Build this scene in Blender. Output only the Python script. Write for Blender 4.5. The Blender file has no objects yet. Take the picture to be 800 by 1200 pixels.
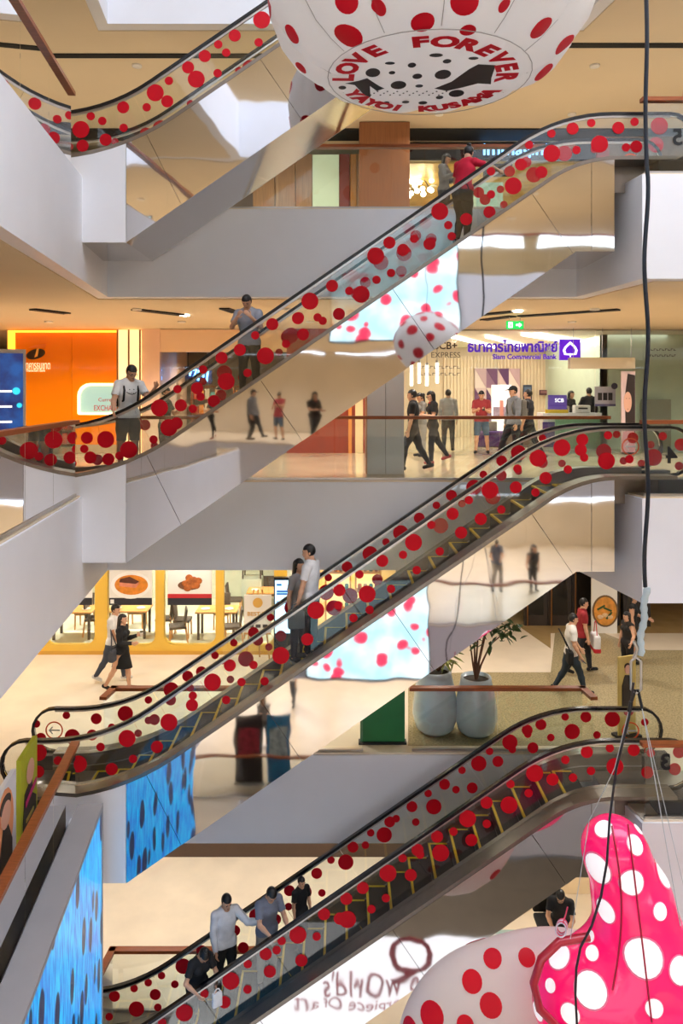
import bpy, bmesh, math, random
import numpy as np
from mathutils import Vector, Matrix, Quaternion
from mathutils.bvhtree import BVHTree

S = bpy.context.scene
COL = S.collection
random.seed(7)
EYE = 1.58          # camera height above the bank floor (z = 0)
FPX = 890.0         # focal length in pixels of the 800x1200 frame
HOR = 462.0         # horizon row

# ------------------------------------------------------------------ camera, world, exposure
cam_d = bpy.data.cameras.new('camera'); cam = bpy.data.objects.new('camera', cam_d); COL.objects.link(cam)
cam.location = (0, 0, EYE); cam.rotation_euler = (math.pi/2, 0, 0)
cam_d.sensor_fit = 'VERTICAL'; cam_d.sensor_height = 36; cam_d.sensor_width = 24
cam_d.lens = FPX/1200*36; cam_d.shift_y = -(600-HOR)/1200; cam_d.clip_start = .05; cam_d.clip_end = 200
S.camera = cam
w = bpy.data.worlds.new('daylight'); S.world = w; w.use_nodes = True
w.node_tree.nodes['Background'].inputs[0].default_value = (.80, .87, 1.0, 1)
w.node_tree.nodes['Background'].inputs[1].default_value = 3.3
S.view_settings.view_transform = 'Standard'; S.view_settings.look = 'None'
S.view_settings.exposure = 0.95; S.view_settings.gamma = 1; S.view_settings.use_curve_mapping = False
S.cycles.max_bounces = 10; S.cycles.diffuse_bounces = 4; S.cycles.glossy_bounces = 6
S.cycles.transparent_max_bounces = 24; S.cycles.transmission_bounces = 4
S.cycles.sample_clamp_indirect = 6; S.cycles.caustics_reflective = False; S.cycles.caustics_refractive = False

SPOT_W = 72
def spot(x, y, z, watts=SPOT_W, col=(1, .94, .86), size=150, name='downlight_lamp'):
    d = bpy.data.lights.new(name, 'SPOT'); d.energy = watts; d.color = col; d.spot_size = math.radians(size)
    d.spot_blend = .6; d.shadow_soft_size = .12
    o = bpy.data.objects.new(name, d); COL.objects.link(o); o.location = (x, y, z); return o

# ------------------------------------------------------------------ helpers
def WX(px, y): return (px-400.0)*y/FPX
def WZ(py, y): return EYE-(py-HOR)*y/FPX
def PW(px, py, y): return Vector((WX(px, y), y, WZ(py, y)))

def lin(c):
    return tuple(((v/255)/12.92 if v/255 <= .04045 else ((v/255+.055)/1.055)**2.4) for v in c)

MATS = {}
def mat(name, col, rough=.5, metal=0.0, var=0.0, vscale=3.0, emit=None, estr=0.0, bump=0.0, bscale=20.0, spec=.5, srgb=True, coat=0.0, trans=0.0, stretch=None):
    if name in MATS: return MATS[name]
    c = lin(col) if srgb else col
    m = bpy.data.materials.new(name); m.use_nodes = True; nt = m.node_tree; b = nt.nodes['Principled BSDF']
    b.inputs['Roughness'].default_value = rough; b.inputs['Metallic'].default_value = metal
    b.inputs['Specular IOR Level'].default_value = spec
    b.inputs['Coat Weight'].default_value = coat
    b.inputs['Base Color'].default_value = (*c, 1)
    if trans: b.inputs['Transmission Weight'].default_value = trans
    if var or bump:
        tc = nt.nodes.new('ShaderNodeTexCoord'); mp = nt.nodes.new('ShaderNodeMapping')
        nt.links.new(tc.outputs['Object'], mp.inputs[0])
        if stretch: mp.inputs['Scale'].default_value = stretch
    if var:
        n = nt.nodes.new('ShaderNodeTexNoise'); n.inputs['Scale'].default_value = vscale; n.inputs['Detail'].default_value = 4
        nt.links.new(mp.outputs[0], n.inputs['Vector'])
        r = nt.nodes.new('ShaderNodeValToRGB')
        r.color_ramp.elements[0].position = .3; r.color_ramp.elements[1].position = .7
        r.color_ramp.elements[0].color = (*[v*(1-var) for v in c], 1); r.color_ramp.elements[1].color = (*[min(1, v*(1+var)) for v in c], 1)
        nt.links.new(n.outputs['Fac'], r.inputs[0]); nt.links.new(r.outputs[0], b.inputs['Base Color'])
    if bump:
        n2 = nt.nodes.new('ShaderNodeTexNoise'); n2.inputs['Scale'].default_value = bscale; n2.inputs['Detail'].default_value = 2
        nt.links.new(mp.outputs[0], n2.inputs['Vector'])
        bp = nt.nodes.new('ShaderNodeBump'); bp.inputs['Strength'].default_value = bump; bp.inputs['Distance'].default_value = .05
        nt.links.new(n2.outputs['Fac'], bp.inputs['Height']); nt.links.new(bp.outputs[0], b.inputs['Normal'])
    if emit is not None:
        e = lin(emit) if srgb else emit
        b.inputs['Emission Color'].default_value = (*e, 1); b.inputs['Emission Strength'].default_value = estr
    MATS[name] = m
    return m

def glass_mat(name, tint=(.93, .97, .95), refl=1.0, ior=1.45):
    if name in MATS: return MATS[name]
    m = bpy.data.materials.new(name); m.use_nodes = True; nt = m.node_tree; nt.nodes.clear()
    o = nt.nodes.new('ShaderNodeOutputMaterial'); mx = nt.nodes.new('ShaderNodeMixShader'); t = nt.nodes.new('ShaderNodeBsdfTransparent')
    g = nt.nodes.new('ShaderNodeBsdfGlossy'); g.inputs['Roughness'].default_value = .02
    fr = nt.nodes.new('ShaderNodeFresnel'); fr.inputs['IOR'].default_value = ior
    t.inputs[0].default_value = (*tint, 1); g.inputs[0].default_value = (refl, refl, refl, 1)
    nt.links.new(fr.outputs[0], mx.inputs[0]); nt.links.new(t.outputs[0], mx.inputs[1]); nt.links.new(g.outputs[0], mx.inputs[2])
    nt.links.new(mx.outputs[0], o.inputs[0]); MATS[name] = m; return m

def pattern_mat(name, base, dots, scale=2.0, size=.3, emit=0.0, rough=.5, stretch=(1, 1, 1), noise=None):
    """irregular spots (voronoi) of one colour on another; used for flat screens and prints"""
    if name in MATS: return MATS[name]
    m = bpy.data.materials.new(name); m.use_nodes = True; nt = m.node_tree; b = nt.nodes['Principled BSDF']
    tc = nt.nodes.new('ShaderNodeTexCoord'); mp = nt.nodes.new('ShaderNodeMapping'); mp.inputs['Scale'].default_value = stretch
    v = nt.nodes.new('ShaderNodeTexVoronoi'); v.inputs['Scale'].default_value = scale
    nt.links.new(tc.outputs['Object'], mp.inputs[0]); nt.links.new(mp.outputs[0], v.inputs['Vector'])
    r = nt.nodes.new('ShaderNodeValToRGB'); r.color_ramp.elements[0].position = size; r.color_ramp.elements[1].position = size+.03
    r.color_ramp.elements[0].color = (*lin(dots), 1); r.color_ramp.elements[1].color = (*lin(base), 1)
    nt.links.new(v.outputs['Distance'], r.inputs[0]); out = r.outputs[0]
    if noise:
        n = nt.nodes.new('ShaderNodeTexNoise'); n.inputs['Scale'].default_value = noise[1]; n.inputs['Detail'].default_value = 5
        mp2 = nt.nodes.new('ShaderNodeMapping'); mp2.inputs['Scale'].default_value = noise[2]
        nt.links.new(tc.outputs['Object'], mp2.inputs[0]); nt.links.new(mp2.outputs[0], n.inputs['Vector'])
        r2 = nt.nodes.new('ShaderNodeValToRGB'); r2.color_ramp.elements[0].position = .38; r2.color_ramp.elements[1].position = .62
        r2.color_ramp.elements[0].color = (*lin(noise[0]), 1); r2.color_ramp.elements[1].color = (*lin(base), 1)
        nt.links.new(n.outputs['Fac'], r2.inputs[0])
        mx = nt.nodes.new('ShaderNodeMix'); mx.data_type = 'RGBA'
        r.color_ramp.elements[0].color = (1, 1, 1, 1); r.color_ramp.elements[1].color = (0, 0, 0, 1)
        nt.links.new(r.outputs[0], mx.inputs[0]); nt.links.new(r2.outputs[0], mx.inputs[6]); mx.inputs[7].default_value = (*lin(dots), 1)
        out = mx.outputs[2]
    b.inputs['Roughness'].default_value = rough
    if not emit: nt.links.new(out, b.inputs['Base Color'])
    else:
        b.inputs['Base Color'].default_value = (.02, .02, .025, 1)
        nt.links.new(out, b.inputs['Emission Color']); b.inputs['Emission Strength'].default_value = emit
    MATS[name] = m; return m

def tag(o, label=None, cat=None, group=None, kind=None):
    if label: o['label'] = label
    if cat: o['category'] = cat
    if group: o['group'] = group
    if kind: o['kind'] = kind
    return o

def link(o, parent=None, loc=None, rotz=None):
    COL.objects.link(o)
    if parent is not None: o.parent = parent
    if loc is not None: o.location = loc
    if rotz is not None: o.rotation_euler = (0, 0, rotz)
    return o

def thing(name, label, cat, loc=(0, 0, 0), rotz=0, group=None):
    o = bpy.data.objects.new(name, None); o.empty_display_size = .1
    link(o, None, loc, rotz); return tag(o, label, cat, group)

class MB:
    def __init__(s): s.v = []; s.f = []; s.sm = []
    def add(s, vs, fs, smooth=False):
        b = len(s.v); s.v += [tuple(p) for p in vs]
        for f in fs: s.f.append(tuple(i+b for i in f)); s.sm.append(smooth)
        return s
    def box(s, x0, x1, y0, y1, z0, z1):
        return s.add([(x0, y0, z0), (x1, y0, z0), (x1, y1, z0), (x0, y1, z0), (x0, y0, z1), (x1, y0, z1), (x1, y1, z1), (x0, y1, z1)],
                     [(0, 3, 2, 1), (4, 5, 6, 7), (0, 1, 5, 4), (1, 2, 6, 5), (2, 3, 7, 6), (3, 0, 4, 7)])
    def bar(s, a, b, wx, wz):
        """rectangular bar from a to b"""
        a, b = Vector(a), Vector(b); d = (b-a).normalized()
        up = Vector((0, 0, 1)) if abs(d.z) < .9 else Vector((0, 1, 0))
        r = d.cross(up).normalized()*wx/2; u = r.cross(d).normalized()*wz/2
        P = [a-r-u, a+r-u, a+r+u, a-r+u, b-r-u, b+r-u, b+r+u, b-r+u]
        return s.add(P, [(0, 1, 2, 3), (7, 6, 5, 4), (4, 5, 1, 0), (5, 6, 2, 1), (6, 7, 3, 2), (7, 4, 0, 3)])
    def prism(s, poly, z0, z1):
        n = len(poly); a = sum(poly[i][0]*poly[(i+1) % n][1]-poly[(i+1) % n][0]*poly[i][1] for i in range(n))
        if a < 0: poly = poly[::-1]
        vs = [(x, y, z0) for x, y in poly]+[(x, y, z1) for x, y in poly]
        return s.add(vs, [tuple(range(n-1, -1, -1)), tuple(range(n, 2*n))]+[(i, (i+1) % n, n+(i+1) % n, n+i) for i in range(n)])
    def prism_xz(s, poly, y0, y1):
        n = len(poly); a = sum(poly[i][0]*poly[(i+1) % n][1]-poly[(i+1) % n][0]*poly[i][1] for i in range(n))
        if a < 0: poly = poly[::-1]
        vs = [(x, y0, z) for x, z in poly]+[(x, y1, z) for x, z in poly]
        return s.add(vs, [tuple(range(n)), tuple(range(2*n-1, n-1, -1))]+[(i, n+i, n+(i+1) % n, (i+1) % n) for i in range(n)])
    def prism_yz(s, poly, x0, x1):
        n = len(poly); a = sum(poly[i][0]*poly[(i+1) % n][1]-poly[(i+1) % n][0]*poly[i][1] for i in range(n))
        if a < 0: poly = poly[::-1]
        vs = [(x0, y, z) for y, z in poly]+[(x1, y, z) for y, z in poly]
        return s.add(vs, [tuple(range(n-1, -1, -1)), tuple(range(n, 2*n))]+[(i, (i+1) % n, n+(i+1) % n, n+i) for i in range(n)])
    def tube(s, pts, r, n=8, caps=True):
        pts = [Vector(p) for p in pts]; rs = r if isinstance(r, (list, tuple)) else [r]*len(pts); rings = []; prev = None
        for i, p in enumerate(pts):
            t = (pts[min(i+1, len(pts)-1)]-pts[max(i-1, 0)]).normalized()
            if prev is None: up = Vector((0, 0, 1)) if abs(t.z) < .9 else Vector((1, 0, 0)); nrm = t.cross(up).normalized()
            else: nrm = (prev-t*prev.dot(t)).normalized()
            prev = nrm; bn = t.cross(nrm); rings.append([p+(nrm*math.cos(2*math.pi*k/n)+bn*math.sin(2*math.pi*k/n))*rs[i] for k in range(n)])
        vs = [v for R in rings for v in R]; m = len(pts)
        fs = [(i*n+k, i*n+(k+1) % n, (i+1)*n+(k+1) % n, (i+1)*n+k) for i in range(m-1) for k in range(n)]
        s.add(vs, fs, True)
        if caps: s.add(rings[0], [tuple(range(n-1, -1, -1))]); s.add(rings[-1], [tuple(range(n))])
        return s
    def lathe(s, prof, n=24, c=(0, 0), lobes=0, depth=0):
        vs = []
        for r, z in prof:
            for k in range(n):
                t = 2*math.pi*k/n; rr = r*(1-depth*abs(math.cos(lobes*t/2))**4) if lobes else r
                vs.append((c[0]+rr*math.cos(t), c[1]+rr*math.sin(t), z))
        m = len(prof)
        return s.add(vs, [(i*n+k, i*n+(k+1) % n, (i+1)*n+(k+1) % n, (i+1)*n+k) for i in range(m-1) for k in range(n)]
                     + [tuple(range(n-1, -1, -1)), tuple((m-1)*n+k for k in range(n))], True)
    def ball(s, c, r, n=12, m=8):
        rx, ry, rz = r if isinstance(r, (tuple, list)) else (r, r, r)
        vs = [(c[0], c[1], c[2]-rz)]
        for i in range(1, m):
            a = -math.pi/2+math.pi*i/m
            for k in range(n): t = 2*math.pi*k/n; vs.append((c[0]+rx*math.cos(a)*math.cos(t), c[1]+ry*math.cos(a)*math.sin(t), c[2]+rz*math.sin(a)))
        vs.append((c[0], c[1], c[2]+rz)); L = len(vs)-1
        fs = [(0, 1+(k+1) % n, 1+k) for k in range(n)]
        for i in range(m-2):
            for k in range(n): a = 1+i*n; fs.append((a+k, a+(k+1) % n, a+n+(k+1) % n, a+n+k))
        a = 1+(m-2)*n; fs += [(a+k, a+(k+1) % n, L) for k in range(n)]
        return s.add(vs, fs, True)
    def mesh(s, name, m):
        me = bpy.data.meshes.new(name); me.from_pydata(s.v, [], s.f); me.polygons.foreach_set('use_smooth', s.sm)
        if m: me.materials.append(m)
        me.update(); return me
    def build(s, name, m, parent=None, loc=None, rotz=None):
        return link(bpy.data.objects.new(name, s.mesh(name, m)), parent, loc, rotz)

def struct(name, mb, m, label=None):
    o = mb.build(name, m); o['kind'] = 'structure'
    if label: o['label'] = label
    return o

def text_mesh(body, size=1.0, align='CENTER', depth=0.0, bold=0.0, spacing=1.0):
    c = bpy.data.curves.new('lettering', 'FONT'); c.body = body; c.size = size; c.align_x = align; c.align_y = 'CENTER'
    c.extrude = depth; c.offset = bold; c.space_character = spacing; c.resolution_u = 3
    o = bpy.data.objects.new('lettering', c); COL.objects.link(o)
    bpy.context.view_layer.update()
    me = bpy.data.meshes.new_from_object(o.evaluated_get(bpy.context.evaluated_depsgraph_get()))
    bpy.data.objects.remove(o); bpy.data.curves.remove(c); me.name = 'lettering'; return me

def text_obj(name, body, m, loc, height, parent=None, width=None, normal='-Y', mirror=False, depth=.004, bold=0.0):
    """flat lettering standing upright, facing -Y (or +Y, +X); height = cap height wanted"""
    me = text_mesh(body, 1.0, depth=depth/max(height, .001)*.7, bold=bold)
    xs = [v.co.x for v in me.vertices]; ys = [v.co.y for v in me.vertices]
    if not xs: return None
    wd, hd = max(xs)-min(xs), max(ys)-min(ys); cx, cy = (max(xs)+min(xs))/2, (max(ys)+min(ys))/2
    sy = height/hd; sx = (width/wd) if width else sy
    if mirror: sx = -sx
    for v in me.vertices:
        x, y, z = (v.co.x-cx)*sx, (v.co.y-cy)*sy, v.co.z*sy
        v.co = {'-Y': (x, -z, y), '+Y': (-x, z, y), '+X': (z, x, y)}[normal]
    me.materials.clear(); me.materials.append(m)
    return link(bpy.data.objects.new(name, me), parent, loc)

def rrect(x0, x1, z0, z1, r=(.1, .1, .1, .1), n=5):
    """rounded rectangle, radii: bottom-left, bottom-right, top-right, top-left"""
    P = []
    for (cx, cz, a0, rr) in ((x0+r[0], z0+r[0], 180, r[0]), (x1-r[1], z0+r[1], 270, r[1]), (x1-r[2], z1-r[2], 0, r[2]), (x0+r[3], z1-r[3], 90, r[3])):
        if rr < 1e-4: P.append((cx, cz)); continue
        for k in range(n+1): a = math.radians(a0+90*k/n); P.append((cx+rr*math.cos(a), cz+rr*math.sin(a)))
    return P

def circle(cx, cz, r, n=24, rz=None): return [(cx+r*math.cos(2*math.pi*k/n), cz+(rz or r)*math.sin(2*math.pi*k/n)) for k in range(n)]

# ------------------------------------------------------------------ materials
M_white = mat('white_paint', (240, 240, 244), .45, var=.02, vscale=1.2)
M_ceil = mat('warm_ceiling_paint', (236, 216, 182), .8, var=.02, vscale=.8)
M_black = mat('black_rubber', (14, 15, 20), .25)
M_dark = mat('dark_steel', (30, 31, 36), .4, .3, var=.15, vscale=8)
M_blackmatte = mat('black_matte', (12, 12, 13), .7)
M_steel = mat('brushed_steel', (190, 188, 186), .28, 1.0, var=.05, vscale=12, stretch=(1, 1, 30))
M_skirt = mat('skirt_metal', (132, 124, 116), .32, .9, var=.06, vscale=6)
M_red = mat('red_sticker', (196, 2, 26), .6, var=.04, vscale=4, spec=.2)
M_yellow = mat('step_yellow', (236, 196, 40), .5, var=.08, vscale=20)
M_wood = mat('rail_wood', (150, 78, 36), .35, var=.25, vscale=5, stretch=(1, 8, 8))
M_glass = glass_mat('clear_glass', (.95, .98, .965))
M_glass_esc = glass_mat('escalator_glass', (.95, .975, .965))
M_mirror = mat('mirror_steel', (214, 214, 216), .035, 1.0, bump=.13, bscale=.8)
M_floor_cream = mat('cream_stone', (236, 222, 200), .3, var=.06, vscale=1.4)
M_floor_marble = mat('gloss_marble', (222, 200, 168), .10, var=.10, vscale=1.0)
M_terrazzo = mat('terrazzo', (172, 158, 122), .25, var=.35, vscale=28)
M_led_white = mat('lamp_white', (255, 250, 240), .5, emit=(255, 246, 232), estr=14)
# ------------------------------------------------------------------ building shell
LV = {1: -10.0, 2: -5.0, 3: 0.0, 4: 5.0, 5: 10.0, 6: 15.0}  # topmost level is out of view, added to shade the one below
TH = 1.64
FY = 13.9                                   # far edge of the atrium
def left_x(y): return -3.6-.115*(y-8)       # edge line of the side walkway
PLAN = [(-20, 2), (left_x(2), 2), (left_x(FY), FY), (4.30, FY), (4.63, 11.7), (20, 11.7), (20, 34), (-20, 34)]
NEAR = [(-20, -9), (20, -9), (20, 1.98), (-20, 1.98)]
NEAR3 = [(-20, -9), (20, -9), (20, -.35), (-20, -.35)]
def inset(poly, d):
    return [(x+(d if x <= -19 else 0), y) for x, y in poly]
floors = {}
for k, z in LV.items():
    struct('trim_%d' % k, MB().prism(PLAN, z-TH, z-.03), M_white)
    fm = {1: M_floor_cream, 2: M_floor_cream, 3: M_floor_marble, 4: M_floor_cream, 5: M_floor_cream, 6: M_floor_cream}[k]
    pf = [(-20, 2), (left_x(2)-.04, 2), (left_x(FY)-.04, FY+.04), (4.34, FY+.04), (4.67, 11.74), (20, 11.74), (20, 34), (-20, 34)]
    floors[k] = struct('floor', MB().prism(pf, z-.03, z), fm)
    pc = [(-19.9, 2), (left_x(2)-.25, 2), (left_x(FY)-.25, FY+.25), (4.5, FY+.25), (4.9, 11.95), (19.9, 11.95), (19.9, 33.9), (-19.9, 33.9)]
    struct('ceiling', MB().prism(pc, z-TH-.02, z-TH), M_ceil)
    npoly = NEAR3 if k == 3 else NEAR
    struct('trim_%d' % (k+6), MB().prism(npoly, z-TH, z-.03), M_white)
    struct('floor', MB().prism(npoly, z-.03, z), M_floor_cream)
    struct('ceiling', MB().prism([(x*.995, y-.25 if y > 0 or y == -.35 else y+.05) for x, y in npoly], z-TH-.02, z-TH), M_ceil)
struct('floor', MB().box(-20, 20, -9, 34, -18.7, -18.5), M_floor_cream)

# side end walls of the far corridors and of the near side
for sx, nm in ((-1, 'wall_left'), (1, 'wall_right')):
    struct(nm, MB().box(sx*20, sx*20.2, -9, 34, -18.7, 15), mat('corridor_wall', (226, 206, 176), .7, var=.03))
struct('wall_far', MB().box(-20, 20, 34, 34.2, -18.7, 15), MATS['corridor_wall'])

# near-side shop fronts left open above to let added front daylight in (seen in the polished cladding)
for k in (1, 2, 3, 4, 5):
    struct('wall_near_%d' % k, MB().box(-20, 20, -9.2, -9, LV[k], LV[k]+{1: 2.1, 2: 2.1, 3: 3.3, 4: 2.9, 5: 2.1}[k]), mat('cream_front', (240, 228, 208), .5, var=.06, vscale=.7))
    for q in range(9): MB().box(-18+q*4.3, -17.4+q*4.3, -9.15, -8.95, LV[k], LV[k]+3.36).build('pier', MATS['cream_front'], bpy.data.objects['wall_near_%d' % k])
struct('wall_near_0', MB().box(-20, 20, -9.2, -9, -18.5, -11.64), mat('pale_blue_wall', (206, 214, 228), .5, var=.04))
struct('ceiling', MB().box(-4.6, 20, 9.4, FY+.1, 13.36, 13.5), M_white)  # unseen roof plate added to keep skylight off the top far fascia
# ceiling downlights (visible lamp discs + real lamps)
DLM = MB().lathe([(.075, -.035), (.10, -.035), (.10, 0), (.075, 0)], 16).mesh('trim_ring', mat('lamp_ring', (245, 240, 232), .4))
DLE = MB().lathe([(.01, -.028), (.075, -.028), (.075, -.01), (.01, -.01)], 16).mesh('lens', M_led_white)
def downlight(x, y, z, label, group, watts=SPOT_W, col=(1, .94, .86)):
    t = thing('ceiling_downlight', label, 'ceiling light', (x, y, z), 0, group)
    link(bpy.data.objects.new('trim_ring', DLM), t); link(bpy.data.objects.new('lens', DLE), t)
    sp = spot(x, y, z-.06, watts, col)
LVN = {2: 'counter floor', 3: 'restaurant floor', 4: 'bank floor', 5: 'top floor'}
for k in (2, 3, 4, 5):
    z = LV[k]-TH-.02
    for i, x in enumerate((-10.5, -7.4, -4.2, -1.1, 2.0, 5.2, 8.4)):
        for j, y in enumerate((15.6, 18.3)):
            downlight(x+.35*j, y, z, 'small round recessed downlight in the cream ceiling of the %s' % LVN[k], 'downlights of the '+LVN[k], SPOT_W*{2: 1.15, 3: 1.2, 4: 1.7, 5: 1.05}[k])
    for x in (-7, -2.5, 2, 6.5):
        for y in (-1.8, -5.5):
            downlight(x, y, z, 'small round downlight of the gallery behind the viewer, seen in the polished cladding', 'near gallery downlights', SPOT_W*2.0)

# ------------------------------------------------------------------ glass balustrades
def balustrade(name_label, pts, z, gaps=None, rail=True, hgt=1.12, panel=1.35, over=0.0, m=None):
    """frameless glass on the floor edge, timber handrail on top; pts = plan polyline"""
    x0, y0 = pts[0]
    t = thing('glass_balustrade', name_label, 'railing', (x0, y0, z))
    P = [Vector((x-x0, y-y0, 0)) for x, y in pts]
    for a, b in zip(P[:-1], P[1:]):
        L = (b-a).length; n = max(1, round(L/panel)); d = (b-a)/n
        for i in range(n):
            u = d.normalized()*.006; p, q = a+d*i+u, a+d*(i+1)-u
            nrm = Vector((d.y, -d.x, 0)).normalized()*.009
            lo, hi = Vector((0, 0, .0)), Vector((0, 0, hgt))
            vs = [p-nrm+lo, q-nrm+lo, q+nrm+lo, p+nrm+lo, p-nrm+hi, q-nrm+hi, q+nrm+hi, p+nrm+hi]
            MB().add(vs, [(0, 3, 2, 1), (4, 5, 6, 7), (0, 1, 5, 4), (1, 2, 6, 5), (2, 3, 7, 6), (3, 0, 4, 7)]).build('glass_panel', m or M_glass, t)
        if rail:
            u = d.normalized()*.05
            MB().bar(a-u+Vector((0, 0, hgt+.03)), b+u+Vector((0, 0, hgt+.03)), .13, .06).build('handrail', M_wood, t)
        MB().bar(a+Vector((0, 0, .02)), b+Vector((0, 0, .02)), .05, .04).build('base_shoe', M_steel, t)
    return t
for k, lab in ((4, 'glass balustrade with timber handrail along the side walkway, topmost floor seen'), (3, 'glass balustrade with timber handrail beside the blue digital totem'),
               (2, 'glass balustrade with orange-lit timber handrail in front of the two poster boards')):
    ye = {4: 11.5, 3: 11.78, 2: 11.78}[k]
    balustrade(lab, [(left_x(4)-.10, 4), (left_x(ye)-.10, ye)], LV[k])
balustrade('long glass balustrade with dark timber handrail before the shop with glowing blue lettering', [(-3.9, FY+.12), (4.25, FY+.12)], 5)
balustrade('long glass balustrade with timber handrail along the bank and column floor edge', [(-3.9, FY+.12), (4.9, FY+.12)], 0)
balustrade('glass balustrade with timber handrail before the walking couple and yellow windows', [(-4.25, 13.6), (-4.2, FY+.12), (.4, FY+.12)], -5)
balustrade('glass balustrade with timber handrail in front of the two big planters', [(1.3, FY+.12), (4.45, FY+.12), (4.5, 13.6)], -5)
balustrade('glass balustrade with timber handrail on the lowest floor beside the escalator riders', [(-4.35, 13.6), (-4.3, FY+.35), (-.6, FY+.35)], -10)
def num_glass(k, lab, num):
    t = balustrade(lab, [(4.70, 11.79), (9.5, 11.79)], LV[k])
    text_obj('level_number', num, M_blackmatte, (WX({4: 793, 3: 786, 2: 779}[k], 11.79)-4.70, -.02, WZ({4: 161, 3: 533, 2: 892}[k], 11.79)-LV[k]), .26, t, mirror=True, bold=.02)
    return t
num_glass(4, 'glass balustrade with dark numeral five seen from behind, topmost landing', '5')
num_glass(3, 'glass balustrade with dark reversed numeral four at the bank floor landing', '4')
num_glass(2, 'glass balustrade with dark reversed numeral three at the planter floor landing', '3')
# near-side rails (seen in the polished cladding)
for k, lab in ((4, 'upper'), (2, 'middle'), (1, 'lower')):
    balustrade('glass balustrade with timber handrail of the %s gallery facing the escalators, behind the viewer' % lab, [(-8, 1.85), (8, 1.85)], LV[k], panel=2.0)

# ------------------------------------------------------------------ escalators
EB, ET = (-3.47, 0.0), (3.82, 5.0)
AL = math.atan2(5.0, ET[0]-EB[0])
RB, RT = 4.0, 1.6
def esc_base():
    P = []; tb = RB*math.tan(AL/2); tt = RT*math.tan(AL/2)
    def ad(x, z, a): P.append((x, z, -math.sin(a), math.cos(a)))
    n = 8
    for k in range(3): ad(-5.04+(EB[0]-tb+5.04)*k/3, 0, 0)
    for k in range(n+1): a = AL*k/n; ad(EB[0]-tb+RB*math.sin(a), RB*(1-math.cos(a)), a)
    x0, z0 = P[-1][0], P[-1][1]
    x1, z1 = ET[0]-tt*math.cos(AL), 5-tt*math.sin(AL)
    for k in range(1, 12): ad(x0+(x1-x0)*k/12, z0+(z1-z0)*k/12, AL)
    for k in range(n+1): a = AL*(1-k/n); ad(ET[0]+tt-RT*math.sin(a), 5-RT*(1-math.cos(a)), a)
    xe = P[-1][0]
    for k in range(1, 4): ad(xe+(5.24-xe)*k/3, 5, 0)
    return P
EBP = esc_base(); ES = [0.0]
for a, b in zip(EBP[:-1], EBP[1:]): ES.append(ES[-1]+math.hypot(b[0]-a[0], b[1]-a[1]))
ELEN = ES[-1]
def eat(s, d=0.0):
    s = min(max(s, 0), ELEN)
    for i in range(len(ES)-1):
        if s <= ES[i+1]+1e-9: break
    t = (s-ES[i])/(ES[i+1]-ES[i]); a, b = EBP[i], EBP[i+1]; q = [a[j]+(b[j]-a[j])*t for j in range(4)]
    l = math.hypot(q[2], q[3]); return (q[0]+q[2]/l*d, q[1]+q[3]/l*d)
def epath(d, s0=0, s1=None):
    s1 = ELEN if s1 is None else s1
    ss = [s0]+[s for s in ES if s0+.01 < s < s1-.01]+[s1]
    return [eat(s, d) for s in ss]
def s_of_x(x, d):
    lo, hi = 0, ELEN
    for _ in range(40):
        mid = (lo+hi)/2
        if eat(mid, d)[0] < x: lo = mid
        else: hi = mid
    return lo
def strip(d0, d1, s0=0, s1=None): return epath(d0, s0, s1)+epath(d1, s0, s1)[::-1]
def step_z(x):
    """height of the step nosing line above the lower floor"""
    return min(max((x+3.76)*math.tan(AL), 0), 5.0)

NY, FYR = -.62, .62           # local y of the near / far handrail
RH = 1.03
CL = -.90                     # near cladding face
def low_z(x, up=0.0): return min(-1.05+up+.692*(x+3.36), 3.81+up)
def rail_poly(d_c, th):
    R = .36; cl, cr = (-5.04, RH-R), (5.24, 5+RH-R)
    out, inn = [], []
    def arc(c, a0, a1, r): return [(c[0]+r*math.cos(math.radians(a0+(a1-a0)*k/10)), c[1]+r*math.sin(math.radians(a0+(a1-a0)*k/10))) for k in range(11)]
    o = arc(cl, 270, 90, R+th)+epath(RH+th)[1:-1]+arc(cr, 90, -90, R+th)
    i = arc(cl, 270, 90, R)+epath(RH)[1:-1]+arc(cr, 90, -90, R)
    return o, i
ECACHE = {}
def em(key, fn):
    if key not in ECACHE: ECACHE[key] = fn()
    return ECACHE[key]
def quadstrip(o, i, y0, y1, m, name):
    mb = MB(); n = len(o); vs = []
    for (a, b) in zip(o, i): vs += [(a[0], y0, a[1]), (b[0], y0, b[1]), (b[0], y1, b[1]), (a[0], y1, a[1])]
    fs = []
    for k in range(n-1):
        p, q = 4*k, 4*k+4
        for j in range(4): fs.append((p+j, q+j, q+(j+1) % 4, p+(j+1) % 4))
    fs += [(0, 1, 2, 3), (4*n-1, 4*n-2, 4*n-3, 4*n-4)]
    mb.add(vs, fs); me = mb.mesh(name, m); bm = bmesh.new(); bm.from_mesh(me); bmesh.ops.recalc_face_normals(bm, faces=bm.faces); bm.to_mesh(me); bm.free(); return me
CUTS = [0]+[.9+1.36*i for i in range(7)]+[ELEN]
CUTS = [c for c in CUTS if c < ELEN-.5]+[ELEN]
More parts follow.
